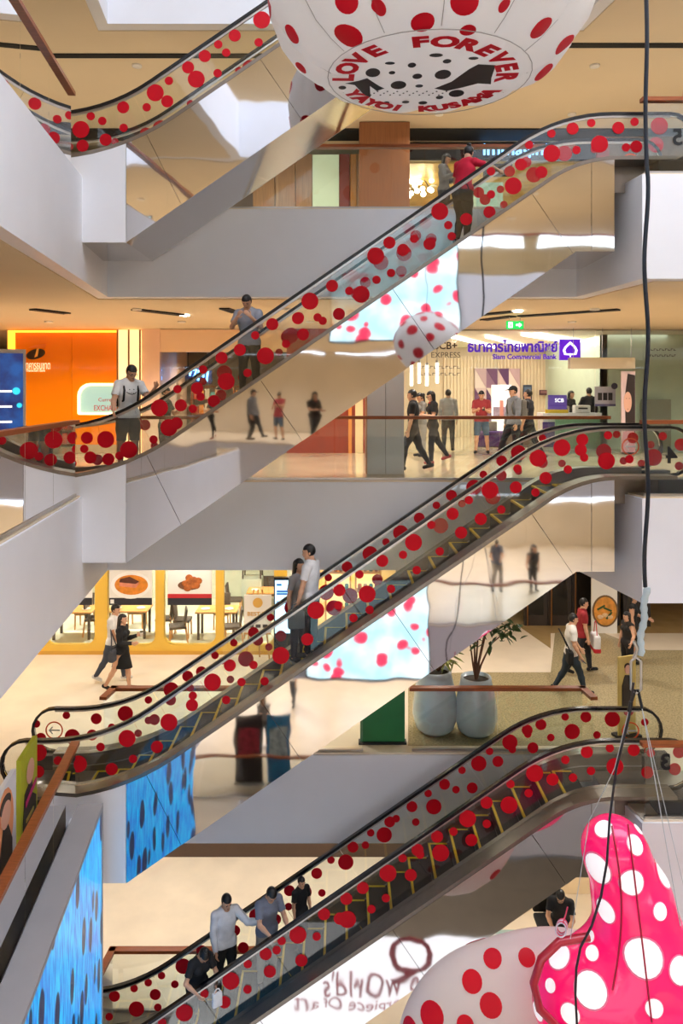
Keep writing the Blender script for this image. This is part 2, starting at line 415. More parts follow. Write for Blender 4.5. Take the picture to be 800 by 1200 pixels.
def glass_mesh(i, y):
    s0, s1 = CUTS[i]+.006, CUTS[i+1]-.006; poly = None
    lo, hi = epath(.30, s0, s1), epath(RH-.005, s0, s1)
    R = .355; first, last = i == 0, i == len(CUTS)-2
    P = list(lo)
    if last:
        c = (5.24, 5+RH-.36); P += [(c[0]+R*math.cos(math.radians(-90+18*k)), c[1]+R*math.sin(math.radians(-90+18*k))) for k in range(1, 10)]
    P += hi[::-1]
    if first:
        c = (-5.04, RH-.36); P += [(c[0]+R*math.cos(math.radians(90+18*k)), c[1]+R*math.sin(math.radians(90+18*k))) for k in range(1, 10)]
    return MB().prism_xz(P, y-.006, y+.006).mesh('glass_panel', M_glass_esc)
SEAMS = [-3.04, -1.265, .80, 2.97]
def clad_polys(up=0.0):
    D = .24; sL, sR = s_of_x(-3.36, D), s_of_x(4.26, D); sV = s_of_x(3.9, D)
    ss = [s_of_x(x, D) for x in SEAMS]; lows = []
    for s in ss:
        u = eat(s, D); b = eat(s, D-.5); dx, dz = b[0]-u[0], b[1]-u[1]; t = 0
        while u[1]+dz*t > low_z(u[0]+dx*t, up): t += .002
        lows.append((u[0]+dx*t, u[1]+dz*t))
    out = []; cut = [sL]+ss+[sV, sR]; bl = [(-3.36, -1.05+up)]+lows+[(3.9, 3.81+up), (4.26, 3.81+up)]
    for i in range(len(cut)-1):
        top_ = epath(D, cut[i]+.004, cut[i+1]-.004); low = [bl[i+1], bl[i]]
        if bl[i][0] < 3.66 < bl[i+1][0]: low = [bl[i+1], (3.66, 3.81+up), bl[i]]
        low = [(p[0]+(-.004 if j < len(low)-1 else .004), p[1]) for j, p in enumerate(low)]
        out.append(top_+low)
    return out
DOTM = {}
def dot_mesh(r):
    k = round(r, 3)
    if k not in DOTM: DOTM[k] = MB().prism_xz(circle(0, 0, k, 28), -.003, .003).mesh('red_dot', M_red)
    return DOTM[k]

def escalator(k, label, near, far):
    z0 = LV[k]; YC = 12.75
    t = thing('escalator', label, 'escalator', (0, YC, z0), 0, 'stacked escalators of the atrium')
    def part(nm, fn, parent=t, loc=None): return link(bpy.data.objects.new(nm.split('|')[0], em(nm, fn)), parent, loc)
    panels = {}
    for side, y in (('n', NY), ('f', FYR)):
        o, i = rail_poly(0, .045)
        part('handrail|'+side, lambda: quadstrip(o, i, y-.04, y+.04, M_black, 'handrail'))
        part('rail_guide|'+side, lambda: MB().prism_xz(strip(RH-.035, RH-.002), y-.018, y+.018).mesh('rail_guide', M_steel))
        for g in range(len(CUTS)-1): panels[(side, g)] = part('glass_panel|%s%d' % (side, g), lambda: glass_mesh(g, y))
        ys = (CL, -.52) if side == 'n' else (.52, .78)
        part('deck|'+side, lambda: MB().prism_xz(strip(.245, .30), *ys).mesh('deck', M_skirt))
        yk = (-.54, -.515) if side == 'n' else (.515, .54)
        part('skirt|'+side, lambda: MB().prism_xz(strip(-.18, .25), *yk).mesh('skirt', M_skirt))
        yl = (-.512, -.506) if side == 'n' else (.506, .512)
        part('skirt_trim|'+side, lambda: MB().prism_xz(strip(.08, .10), *yl).mesh('skirt_trim', M_steel))
        for e, (xa, xb, zz) in (('a', (-5.55, -4.75, 0)), ('b', (4.95, 5.75, 5))):
            yb = (-.88, -.54) if side == 'n' else (.54, .76)
            part('newel_housing|'+side+e, lambda: MB().box(xa, xb, *yb, zz, zz+.245).mesh('newel_housing', M_dark))
    # steps
    run = .36; rise = run*math.tan(AL)
    def step_mesh(): return MB().box(0, run, -.5, .5, -.24, 0).mesh('step', mat('step_metal', (22, 22, 25), .5, .3, bump=.25, bscale=60, stretch=(1, .05, 1)))
    def edge_mesh(): return MB().box(-.004, .035, -.5, .5, -.03, .004).box(.035, run-.03, .46, .5, -.01, .004).box(.035, run-.03, -.5, -.46, -.01, .004).mesh('yellow_border', M_yellow)
    n = int((4.3+4.3)/run)
    for j in range(n):
        x = -4.25+j*run; s_ = part('step', step_mesh, t, (x, 0, step_z(x+run*.5)+.012))
        part('yellow_border', edge_mesh, s_)
    for e, (xa, xb, zz) in (('a', (-6.2, -4.27, 0)), ('b', (4.35, 6.3, 5))):
        part('floor_plate|'+e, lambda: MB().box(xa, xb, -.5, .5, zz, zz+.012).mesh('floor_plate', M_steel))
    # cladding
    up = .23 if k == 1 else 0.0; kk = str(up)
    for j, P in enumerate(clad_polys(up)): part('mirror_panel|%d' % j+kk, lambda: MB().prism_xz(P, CL, CL+.02).mesh('mirror_panel', M_mirror))
    part('end_panel|a'+kk, lambda: MB().prism_xz(epath(.24, s_of_x(-4.30, .24), s_of_x(-3.364, .24))+[(-3.364, -1.05+up), (-4.30, -1.05+up)], CL, CL+.02).mesh('end_panel', M_white))
    LOW = [(-4.30, -1.05+up), (-3.36, -1.05+up), (3.66, 3.81+up), (4.26, 3.81+up)]
    part('soffit|a'+kk, lambda: MB().prism_xz(LOW+[(x, z+.02) for x, z in LOW[::-1]], CL+.02, .76).mesh('soffit', mat('soffit_steel', (205, 204, 206), .10, 1.0, bump=.03, bscale=1.2)))
    part('rear_panel|a'+kk, lambda: MB().prism_xz(epath(.24, s_of_x(-4.30, .24), s_of_x(4.26, .24))+LOW[::-1], .76, .78).mesh('rear_panel', M_white))
    # direction stickers: ring + arrow on the far glass
    def ring():
        mb = MB(); n = 28
        for q in range(n):
            a, b = 2*math.pi*q/n, 2*math.pi*(q+1)/n
            mb.prism_xz([(.155*math.cos(a), .155*math.sin(a)), (.155*math.cos(b), .155*math.sin(b)), (.132*math.cos(b), .132*math.sin(b)), (.132*math.cos(a), .132*math.sin(a))], -.003, .003)
        return mb.mesh('sticker_ring', mat('sticker_orange', (226, 84, 34), .4))
    def arrow():
        mb = MB(); mb.prism_xz([(-.09, -.012), (.10, -.012), (.10, .012), (-.09, .012)], -.003, .003)
        for sg in (1, -1): mb.prism_xz([(-.10, 0), (-.085, -.014*sg), (-.02, .055*sg), (-.035, .068*sg)][::1], -.003, .003)
        return mb.mesh('sticker_arrow', mat('sticker_grey', (196, 198, 200), .4))
    for (px, py, g) in ((62, 855, 0), (738, 845-333*1, len(CUTS)-2)):
        pp = panels[('f', g)]; x = (px-400)/66.6; z = .67 if g == 0 else 5.66
        x = -5.05 if g == 0 else 5.08
        part('sticker_ring', ring, pp, (x, FYR-.012, z)); part('sticker_arrow', arrow, pp, (x, FYR-.012, z))
    # dots, measured on each glass plane
    for side, lst, yl in (('n', near, NY), ('f', far, FYR)):
        for (px, py, rp) in lst:
            Y = YC+yl; s = FPX/Y; x = (px-400)/s; z = EYE-(py-HOR)/s-z0; r = rp/s
            # keep the disc on its glass: clamp the distance above the deck
            lo, hi = 0, ELEN; best = None
            for q in range(0, 201):
                ss = ELEN*q/200; u = eat(ss, 0); v = eat(ss, 1); a = (x-u[0])*(v[0]-u[0])+(z-u[1])*(v[1]-u[1]); e = abs((x-u[0])*(v[1]-u[1])-(z-u[1])*(v[0]-u[0]))
                if best is None or e < best[0]: best = (e, ss, a)
            ss, a = best[1], best[2]
            if not (-.1 < ss < ELEN+.1): continue
            if 0 < ss < ELEN:
                a2 = min(max(a, .305+r), RH-.03-r); u, v = eat(ss, 0), eat(ss, 1)
                x += (v[0]-u[0])*(a2-a); z += (v[1]-u[1])*(a2-a)
            g = max(i for i in range(len(CUTS)-1) if CUTS[i] <= ss+1e-6)
            link(bpy.data.objects.new('red_dot', dot_mesh(r)), panels[(side, g)], (x, yl-.0095, z))
    return t
b_, m_, s_ = 10, 7.1, 4.9
fb, fm_, fs = 9, 6.4, 4.4
E3N = [(45,879,b_),(45,904,m_),(149,865,b_),(118,875,s_),(92,895,b_),(131,901,m_),(156,889,s_),(184,875,m_),(198,846,b_),(68,891,s_),(249,799,b_),(269,779,m_),(297,779,s_),(283,799,s_),(226,815,s_),(225,826,m_),(265,820,s_),(310,798,s_),(329,768,b_),(421,673,s_),(447,656,m_),(472,650,s_),(484,635,b_),(505,615,s_),(395,688,m_),(370,715,b_),(396,709,s_),(430,696,b_),(414,724,s_),(458,690,s_),(515,646,s_),(360,749,m_),(530,602,m_),(549,586,s_),(573,573,b_),(606,549,s_),(629,535,b_),(604,571,m_),(587,597,s_),(563,608,m_),(540,624,m_),(627,577,s_),(639,560,m_),(656,519,b_),(681,511,m_),(680,527,m_),(684,536,s_),(665,550,s_),(712,510,s_),(710,540,b_),(737,538,s_),(765,536,b_),(776,511,s_),(797,521,m_),(795,546,s_),(447,735,s_),(488,668,s_)]
E3F = [(78,838,fs),(43,848,fs),(113,842,fm_),(147,836,fb),(174,820,fs),(131,852,fs),(85,863,fb),(162,859,fs),(181,843,fm_),(174,844,fs),(198,804,fb),(108,861,fm_),(48,865,fm_),(215,785,fm_),(250,765,fs),(236,787,fm_),(274,753,fs),(288,772,fb),(297,741,fm_),(302,750,fm_),(315,758,fs),(223,806,fs),(270,796,fs),(329,745,fm_),(342,712,fb),(316,722,fs),(342,726,fs),(261,774,fs),(200,820,fm_),(405,662,fm_),(433,648,fb),(452,635,fs),(463,615,fb),(491,607,fm_),(380,670,fs),(516,616,fb),(382,694,fb),(442,679,fm_),(410,698,fb),(395,718,fb),(527,578,fm_),(511,592,fs),(541,590,fs),(555,571,fb),(566,556,fs),(577,582,fb),(587,557,fm_),(607,552,fs),(582,532,fm_),(607,530,fb),(635,542,fm_),(635,513,fs),(658,543,fs),(722,509,fs),(741,513,fm_),(707,529,fb),(730,540,fs),(762,521,fs),(751,543,fs)]
E4F = [(134,1166,fm_),(128,1191,fs),(157,1157,fs),(160,1182,fb),(210,1125,fb),(232,1107,fm_),(186,1137,fs),(182,1165,fm_),(205,1153,fs),(170,1143,fs),(185,1180,fs),(275,1090,fm_),(295,1064,fb),(319,1049,fs),(334,1036,fm_),(338,1062,fs),(356,1045,fb),(377,1046,fs),(285,1110,fm_),(323,1077,fm_),(447,949,fm_),(429,968,fs),(450,978,fb),(407,983,fm_),(428,990,fs),(464,959,fs),(477,937,fm_),(487,963,fs),(497,923,fs),(508,945,fb),(516,912,fm_),(536,895,fs),(534,925,fs),(559,892,fb),(567,871,fs),(583,892,fm_),(553,923,fm_),(592,862,fb),(600,878,fs),(405,1010,fb),(386,1005,fs),(371,1023,fm_),(631,842,fm_),(610,840,fm_),(661,835,fs),(686,836,fm_),(717,841,fb),(755,846,fs),(618,860,fs),(645,864,fs),(670,857,fb),(624,876,fm_),(699,861,fs)]
E4N = [(213,1182,b_),(188,1195,s_),(237,1160,s_),(263,1174,m_),(267,1144,b_),(288,1126,s_),(290,1159,s_),(304,1107,m_),(316,1138,m_),(324,1113,s_),(344,1088,b_),(323,1092,s_),(353,1125,m_),(371,1097,s_),(375,1064,m_),(399,1043,m_),(398,1076,m_),(507,973,m_),(481,984,m_),(542,951,b_),(567,936,m_),(592,910,s_),(596,943,b_),(570,965,s_),(552,984,m_),(531,974,s_),(516,999,b_),(492,1001,s_),(470,1003,s_),(425,1040,m_),(407,1077,b_),(452,1052,s_),(449,1015,b_),(481,1025,m_),(435,1065,s_),(621,897,b_),(619,929,s_),(647,913,m_),(662,890,s_),(686,874,m_),(692,903,s_),(720,898,b_),(714,871,s_),(742,872,m_),(762,882,s_),(795,881,m_),(790,901,m_),(758,905,m_),(671,911,s_)]
E2N = [(208,456,s_),(231,455,m_),(238,433,s_),(258,417,m_),(281,410,m_),(265,447,b_),(299,393,s_),(311,417,b_),(319,380,m_),(290,437,s_),(212,475,m_),(226,479,s_),(187,478,b_),(198,501,b_),(207,496,m_),(252,472,m_),(235,465,s_),(335,403,s_),(355,392,m_),(349,373,m_),(372,372,s_),(378,376,s_),(363,353,b_),(397,368,m_),(389,335,m_),(409,341,s_),(453,280,m_),(423,345,b_),(440,300,b_),(472,293,m_),(503,286,m_),(515,248,b_),(546,257,m_),(529,277,s_),(525,264,s_),(458,320,s_),(441,328,s_),(485,280,s_),(574,250,m_),(601,218,b_),(610,193,m_),(619,169,s_),(634,202,m_),(575,201,s_),(575,228,s_),(645,155,s_),(646,180,b_),(692,142,s_),(670,149,m_),(675,176,s_),(702,169,b_),(724,150,m_),(743,143,s_),(772,147,b_),(745,172,m_),(733,173,s_),(71,520,b_),(102,513,m_),(124,515,b_),(99,526,s_),(106,536,m_),(40,525,m_),(44,513,s_),(85,543,s_),(129,544,m_),(151,527,b_),(180,515,s_),(140,534,s_)]
E2F = [(263,437,fb),(259,463,fm_),(238,447,fs),(283,442,fs),(338,395,fb),(327,413,fs),(350,372,fm_),(341,393,fb),(473,297,fb),(505,280,fm_),(484,272,fm_),(470,318,fm_),(417,344,fm_),(445,306,fb),(428,331,fm_),(568,234,fm_),(556,219,fm_),(595,198,fm_),(586,222,fs),(590,240,fs),(611,180,fm_),(661,180,fb),(768,170,fb),(696,175,fs),(625,205,fb),(632,203,fs),(84,511,fm_),(78,537,fm_),(52,513,fs),(115,544,fm_),(159,497,fb),(170,498,fm_),(181,522,fs)]
E1N = [(176,100,b_),(198,95,s_),(214,70,m_),(240,66,m_),(230,93,b_),(265,62,s_),(275,42,m_),(250,44,s_),(304,20,b_),(303,50,s_),(255,86,s_),(196,119,m_),(172,126,s_),(144,125,m_),(120,142,s_),(145,150,s_),(95,152,b_),(124,164,m_),(105,130,s_),(97,171,m_),(70,160,m_)]
E1F = [(182,139,fb),(220,117,fs),(286,70,fb),(275,76,fs),(168,150,fm_),(82,130,fs),(134,163,fs),(43,120,fm_),(69,137,fs)]
escalator(4, 'uppermost escalator, partly hidden by the large white balloon', E1N, E1F)
escalator(3, 'escalator rising from the orange bank front, carrying a woman in a red top', E2N, E2F)
escalator(2, 'escalator carrying the standing couple, above the pair of planters', E3N, E3F)
escalator(1, 'lowest escalator, carrying a woman in black and two men in shirts', E4N, E4F)
# ------------------------------------------------------------------ smooth implicit bodies (people, balloons)
def nets(F, o, h):
    s = F < 0; nx, ny, nz = F.shape
    c = np.zeros((nx-1, ny-1, nz-1), np.int8)
    for i in (0, 1):
        for j in (0, 1):
            for k in (0, 1): c += s[i:nx-1+i, j:ny-1+j, k:nz-1+k]
    mask = (c > 0) & (c < 8); idx = np.full(mask.shape, -1, np.int64); idx[mask] = np.arange(mask.sum())
    acc = np.zeros((mask.sum(), 3)); cnt = np.zeros(mask.sum()); quads = []
    for ax in range(3):
        sl0 = [slice(None)]*3; sl1 = [slice(None)]*3; sl0[ax] = slice(0, -1); sl1[ax] = slice(1, None)
        A, B = F[tuple(sl0)], F[tuple(sl1)]; cr = (A < 0) != (B < 0)
        I = np.argwhere(cr); a = A[cr]; b = B[cr]; t = a/(a-b); P = I.astype(float); P[:, ax] += t
        u, v = [q for q in range(3) if q != ax]
        cells = []
        for du in (0, 1):
            for dv in (0, 1):
                J = I.copy(); J[:, u] -= du; J[:, v] -= dv
                ok = (J >= 0).all(1) & (J[:, 0] < mask.shape[0]) & (J[:, 1] < mask.shape[1]) & (J[:, 2] < mask.shape[2])
                q = np.full(len(J), -1); q[ok] = idx[J[ok, 0], J[ok, 1], J[ok, 2]]; cells.append(q)
                g = q >= 0; np.add.at(acc, q[g], P[g]); np.add.at(cnt, q[g], 1)
        Q = np.stack([cells[0], cells[1], cells[3], cells[2]], 1); ok = (Q >= 0).all(1); Q = Q[ok]; neg = (a < 0)[ok]
        fl = neg if ax != 1 else ~neg
        Q[fl] = Q[fl][:, ::-1]; quads.append(Q)
    V = acc/np.maximum(cnt, 1)[:, None]*h+np.array(o)
    return V, np.concatenate(quads)

def rcone(P, a, b, ra, rb, flat=None):
    """distance to a tapered capsule; flat=(axis unit vector, factor) squashes it along an axis"""
    a = np.asarray(a, float); b = np.asarray(b, float); Q = P-a; d = b-a
    if flat is not None:
        ax, f = np.asarray(flat[0], float), flat[1]; ax = ax/np.linalg.norm(ax)
        Q = Q+np.outer(Q@ax, ax)*(1/f-1); d = d+ax*(d@ax)*(1/f-1)
    L2 = max(d@d, 1e-9); t = np.clip(Q@d/L2, 0, 1)
    r = ra+(rb-ra)*t
    D = np.linalg.norm(Q-t[:, None]*d, axis=1)-r
    return D*(.8 if flat is not None and flat[1] < .9 else 1.0)

def ellip(P, c, r, R=None):
    Q = P-np.asarray(c, float)
    if R is not None: Q = Q@R
    k0 = np.linalg.norm(Q/np.asarray(r), axis=1); k1 = np.linalg.norm(Q/np.asarray(r)**2, axis=1)
    return k0*(k0-1)/np.maximum(k1, 1e-9)

class Blob:
    def __init__(s): s.p = []
    def cone(s, a, b, ra, rb, zone='skin', k=.02, flat=None):
        r = max(ra, rb); a = np.asarray(a, float); b = np.asarray(b, float)
        s.p.append((lambda P: rcone(P, a, b, ra, rb, flat), np.minimum(a, b)-r, np.maximum(a, b)+r, zone, k)); return s
    def ell(s, c, r, zone='skin', k=.02, R=None):
        m = max(r); c = np.asarray(c, float); s.p.append((lambda P: ellip(P, c, r, R), c-m, c+m, zone, k)); return s
    def make(s, h=.012, cutfn=None):
        lo = np.min([p[1] for p in s.p], 0)-4*h; hi = np.max([p[2] for p in s.p], 0)+4*h
        n = np.ceil((hi-lo)/h).astype(int)+1; F = np.full(n, 1.0, np.float64)
        for f, a, b, zone, k in s.p:
            i0 = np.maximum(((a-lo-.05)/h).astype(int), 0); i1 = np.minimum(((b-lo+.05)/h).astype(int)+2, n)
            g = np.stack(np.meshgrid(*[lo[q]+h*np.arange(i0[q], i1[q]) for q in range(3)], indexing='ij'), -1); sh = g.shape[:3]
            d = f(g.reshape(-1, 3)).reshape(sh); sl = tuple(slice(i0[q], i1[q]) for q in range(3)); e = F[sl]
            hh = np.maximum(k-np.abs(d-e), 0)/k; F[sl] = np.minimum(d, e)-hh*hh*k*.25
        if cutfn is not None:
            g = np.stack(np.meshgrid(*[lo[q]+h*np.arange(n[q]) for q in range(3)], indexing='ij'), -1)
            F = np.maximum(F, cutfn(g.reshape(-1, 3)).reshape(F.shape))
        V, Q = nets(F, lo, h)
        return V, Q
    def zones(s, V):
        D = np.stack([p[0](V) for p in s.p]); names = [p[3] for p in s.p]
        return np.array(names)[np.argmin(D, 0)]

def mesh_np(name, V, Q, m, smooth=True):
    me = bpy.data.meshes.new(name); me.vertices.add(len(V)); me.vertices.foreach_set('co', V.astype(np.float32).ravel())
    me.loops.add(Q.size); me.loops.foreach_set('vertex_index', Q.astype(np.int32).ravel())
    me.polygons.add(len(Q)); me.polygons.foreach_set('loop_start', np.arange(0, Q.size, Q.shape[1], dtype=np.int32)); me.polygons.foreach_set('loop_total', np.full(len(Q), Q.shape[1], np.int32))
    me.polygons.foreach_set('use_smooth', np.full(len(Q), smooth)); me.materials.append(m); me.update(calc_edges=True); me.validate(); return me

def vnormals(V, Q):
    n = np.cross(V[Q[:, 2]]-V[Q[:, 0]], V[Q[:, 3]]-V[Q[:, 1]]); N = np.zeros_like(V)
    for k in range(4): np.add.at(N, Q[:, k], n)
    return N/np.maximum(np.linalg.norm(N, axis=1), 1e-9)[:, None]

def nv(v): v = np.asarray(v, float); return v/np.linalg.norm(v)
SKIN = mat('skin', (214, 164, 132), .55, var=.05, vscale=9)
HAIR = mat('black_hair', (16, 14, 15), .45, var=.2, vscale=30, stretch=(1, 1, .2))
def cloth(c): return mat('cloth_%d_%d_%d' % c, c, .85, var=.10, vscale=7, bump=.15, bscale=18)

STAND_ARM = (.05, .22, -1)
def person(label, loc, yaw=0, height=1.7, shirt=(230, 230, 232), pants=(28, 30, 36), shoes=(24, 24, 26), lean=0, twist=0,
           headp=0, heady=0, armL=None, armR=None, legL=None, legR=None, sleeve='short', bottom='trousers', hair='short',
           female=False, name='person', glasses=False, cap=None, extras=None, group=None, h=.0125):
    """figure facing local -Y; arms/legs = (upper dir, lower dir) as (forward, outward, up) triples"""
    sc = height/1.7
    t = thing('person', label, 'person', loc, yaw, group)
    f0, u0, o0 = np.array([0, -1, 0.]), np.array([0, 0, 1.]), np.array([1, 0, 0.])   # forward, up, outward for the figure's left (+X)
    a = math.radians(lean); fw = f0*math.cos(a)-u0*math.sin(a); up = u0*math.cos(a)+f0*math.sin(a)
    tw = math.radians(twist); side = o0*math.cos(tw)+fw*math.sin(tw); fc = fw*math.cos(tw)-o0*math.sin(tw)
    def dirv(d, sgn, F=f0, O=o0): return nv(F*d[0]+O*sgn*d[1]+u0*d[2])
    legs = {}
    for sgn, leg in ((1, legL), (-1, legR)):
        th, sh = leg if leg else ((.02, .06, -1), (-.02, .03, -1))
        legs[sgn] = (dirv(th, sgn), dirv(sh, sgn))
    def anklez(sg): return .90-.03+(legs[sg][0]*.42)[2]+(legs[sg][1]*.41)[2]
    drop = min(anklez(1), anklez(-1))-.075
    pel = np.array([0, 0, .93-drop])
    fat = 1.0 if not female else .9
    waist = pel+up*.16; chest = pel+up*.33; neck0 = pel+up*.50; B = Blob()
    shw = .175 if not female else .155
    B.cone(pel-up*.02, waist, .150*(1.02 if female else .97), .128*fat, 'pants', .05, (fw, .68))
    B.p[-1] = (*B.p[-1][:3], 'hip', .05)
    B.cone(waist, chest, .130*fat, .160*fat, 'shirt', .05, (fc, .66))
    B.cone(chest, pel+up*.43, .160*fat, .135*fat, 'shirt', .05, (fc, .66))
    if female: B.ell(chest+fc*.075+side*.07+up*.02, (.062, .06, .062), 'shirt', .04); B.ell(chest+fc*.075-side*.07+up*.02, (.062, .06, .062), 'shirt', .04)
    hc = neck0+up*.17+fw*.02
    B.cone(pel+up*.44, neck0+up*.08, .058, .052, 'neck', .03)
    B.cone(pel+up*.47-side*.05, pel+up*.455-side*shw, .055, .052, 'shirt', .04); B.cone(pel+up*.47+side*.05, pel+up*.455+side*shw, .055, .052, 'shirt', .04)
    # head
    hp, hy = math.radians(headp), math.radians(heady)
    hs = side*math.cos(hy)+fc*math.sin(hy); hf = fc*math.cos(hy)-side*math.sin(hy)
    hf2 = hf*math.cos(hp)-up*math.sin(hp); hu = up*math.cos(hp)+hf*math.sin(hp); hf = hf2
    hc = neck0+up*.075+hu*.095+hf*.012
    RM = np.stack([hs, hf, hu], 1)
    B.ell(hc+hu*.015, (.073, .092, .100), 'head', .02, RM)
    B.cone(hc+hf*.045-hu*.045, hc+hf*.058-hu*.088, .048, .032, 'head', .03)
    B.cone(hc+hf*.088+hu*.012, hc+hf*.103-hu*.026, .008, .013, 'head', .012)
    B.cone(hc+hf*.080+hu*.030-hs*.03, hc+hf*.080+hu*.030+hs*.03, .012, .012, 'head', .015)
    B.cone(hc+hf*.083-hu*.052-hs*.013, hc+hf*.083-hu*.052+hs*.013, .009, .009, 'head', .01)
    for sg in (1, -1): B.ell(hc+hs*.076*sg-hf*.01-hu*.005, (.010, .018, .030), 'head', .008, RM)
    # arms and hands
    hands = {}
    for sg, arm in ((1, armL), (-1, armR)):
        ua, fa = arm if arm else ((.08, .18, -1), (.22, .05, -1))
        ud, fd = dirv(ua, sg, fc, side), dirv(fa, sg, fc, side)
        S0 = pel+up*.452+side*sg*shw; E = S0+ud*.275; W = E+fd*.245
        mid = S0+ud*.17
        B.cone(S0, mid, .054*fat, .047*fat, 'sleeve', .03); B.cone(mid, E, .046*fat, .039*fat, 'upperarm', .02)
        B.cone(E, E+fd*.09, .040*fat, .040*fat, 'forearm', .02); B.cone(E+fd*.09, W, .040*fat, .027*fat, 'forearm', .02)
        pn = nv(np.cross(fd, up if abs(fd@up) < .9 else fc)); pn = pn*sg      # palm normal
        acr = nv(np.cross(fd, pn)); K = W+fd*.085
        B.cone(W, K, .026, .036, 'hand', .015, (pn, .45))
        for q, (off, ln) in enumerate(((-.030, .062), (-.010, .074), (.010, .070), (.030, .055))):
            b0 = K+acr*off; j1 = b0+nv(fd+pn*.25)*ln*.55; j2 = j1+nv(fd+pn*.75)*ln*.5
            B.cone(b0, j1, .0105, .0100, 'hand', .006); B.cone(j1, j2, .0100, .0085, 'hand', .006)
        th0 = W+fd*.03+acr*(-.028); th1 = th0+nv(fd*.7-acr*.75+pn*.3)*.045; th2 = th1+nv(fd+pn*.3-acr*.1)*.033
        B.cone(th0, th1, .013, .012, 'hand', .01); B.cone(th1, th2, .012, .010, 'hand', .008)
        hands[sg] = (W, K, fd, pn)
    # legs
    for sg in (1, -1):
        H = pel-u0*.03+o0*sg*.085; td, sd = legs[sg]; Kn = H+td*.42; An = Kn+sd*.41
        B.cone(H, H+td*.24, .098 if not female else .10, .080, 'thigh', .04); B.cone(H+td*.24, Kn, .079, .057, 'thighlow', .03)
        B.cone(Kn, Kn+sd*.14, .057, .055, 'shin', .03); B.cone(Kn+sd*.14, An, .054, .037, 'shin', .03)
        toe = nv(np.array([sd[0]*0+.12*sg, -1, 0])); tz = -.035 if sd[2] < -.75 else .02
        pt = nv(np.cross(np.cross(sd, toe), sd)); pt = nv(toe*.5+pt*.5) if sd[2] < -.6 else pt
        B.cone(An-pt*.035+sd*.035, An+pt*.15+sd*.042, .037, .030, 'shoe_%d' % sg, .02, None)
    V, Q = B.make(h); Z = B.zones(V); N = vnormals(V, Q)
    body = link(bpy.data.objects.new('body', mesh_np('body', V*sc, Q, SKIN)), t)
    def garment(nm, zones, m, push, hemz=None):
        keep = np.isin(Z, zones)
        if hemz is not None: keep = keep | hemz(V, Z)
        fk = keep[Q].sum(1) >= 3
        if not fk.any(): return
        q = Q[fk]; used = np.unique(q); mp = np.full(len(V), -1); mp[used] = np.arange(len(used))
        VV = V[used]+N[used]*push; return link(bpy.data.objects.new(nm, mesh_np(nm, VV*sc, mp[q], m)), t)
    sl = {'none': [], 'short': ['sleeve'], 'long': ['sleeve', 'upperarm', 'forearm']}[sleeve]
    hem = -.075
    def torso(V, Z): return np.isin(Z, ['shirt', 'hip', 'thigh']) & ((V-pel)@up > hem)
    def below(V, Z): return np.isin(Z, ['hip', 'thigh']) & ((V-pel)@up < hem+.05)
    garment('shirt', ['shirt']+sl, cloth(shirt), .016, torso)
    if bottom == 'trousers': garment('trousers', ['thighlow', 'shin'], cloth(pants), .011, below)
    elif bottom == 'shorts': garment('shorts', ['thighlow'], cloth(pants), .014, below)
    elif bottom == 'skirt':
        Kz = pel-u0*.40; mb = MB(); prof = []
        for q in range(9):
            tt = q/8; c = (pel+up*.06)*(1-tt)+Kz*tt; spread = abs(float((legs[1][0]-legs[-1][0])[1]))*.20*tt
            prof.append((c, .150+.02*math.sin(tt*3), .118+.02*tt+spread))
        vs = []
        for c, rx, ry in prof:
            for k in range(20): an = 2*math.pi*k/20; vs.append(((c[0]+rx*math.cos(an))*sc, (c[1]+ry*math.sin(an))*sc, c[2]*sc))
        mb.add(vs, [(i*20+k, i*20+(k+1) % 20, (i+1)*20+(k+1) % 20, (i+1)*20+k) for i in range(8) for k in range(20)], True); mb.build('skirt', cloth(pants), t)
    for sg in (1, -1): garment('shoe', ['shoe_%d' % sg], cloth(shoes), .008)
    # hair
    HB = Blob(); HB.ell(hc+hu*.024-hf*.010, (.084, .100, .104), 'hair', .02, RM)
    line = .050 if hair != 'long' else .058
    def cut(P):
        q = P-hc; yy = q@hf; zz = q@hu; xx = np.abs(q@hs)
        face = np.minimum(np.minimum(yy-(.012+.02*(xx < .05)), line-zz), .075-xx+.02)      # positive inside the face opening
        lowr = -(zz+.055)                                        # below the nape
        return np.maximum(face, lowr if hair in ('short', 'bun', 'cap') else -1)
    HB2V, HB2Q = HB.make(.009, cut)
    ho = link(bpy.data.objects.new('hair', mesh_np('hair', HB2V*sc, HB2Q, HAIR)), t)
    if hair in ('long', 'pony', 'bob'):
        L = Blob(); ln = {'long': .40, 'pony': .26, 'bob': .16}[hair]
        bk = hc-hf*.075+hu*.02; dn = nv(-u0*.95-hf*.12)
        if hair == 'pony': L.cone(bk+hu*.03, bk-hf*.05, .03, .035, 'h', .02); L.cone(bk-hf*.05, bk-hf*.06+dn*ln, .036, .016, 'h', .03)
        else:
            L.cone(bk, bk+dn*ln, .075, .060, 'h', .04, (hf, .55))
            for sg in (1, -1): L.cone(hc+hs*.072*sg-hf*.03+hu*.03, hc+hs*.078*sg-hf*.03+dn*ln*.85, .032, .026, 'h', .03)
        v, q = L.make(.011); link(bpy.data.objects.new('hair_length', mesh_np('hair_length', v*sc, q, HAIR)), ho)
    if hair == 'bun':
        MB().ball(tuple((hc+hu*.125-hf*.055)*sc), .042*sc).build('hair_bun', HAIR, ho)
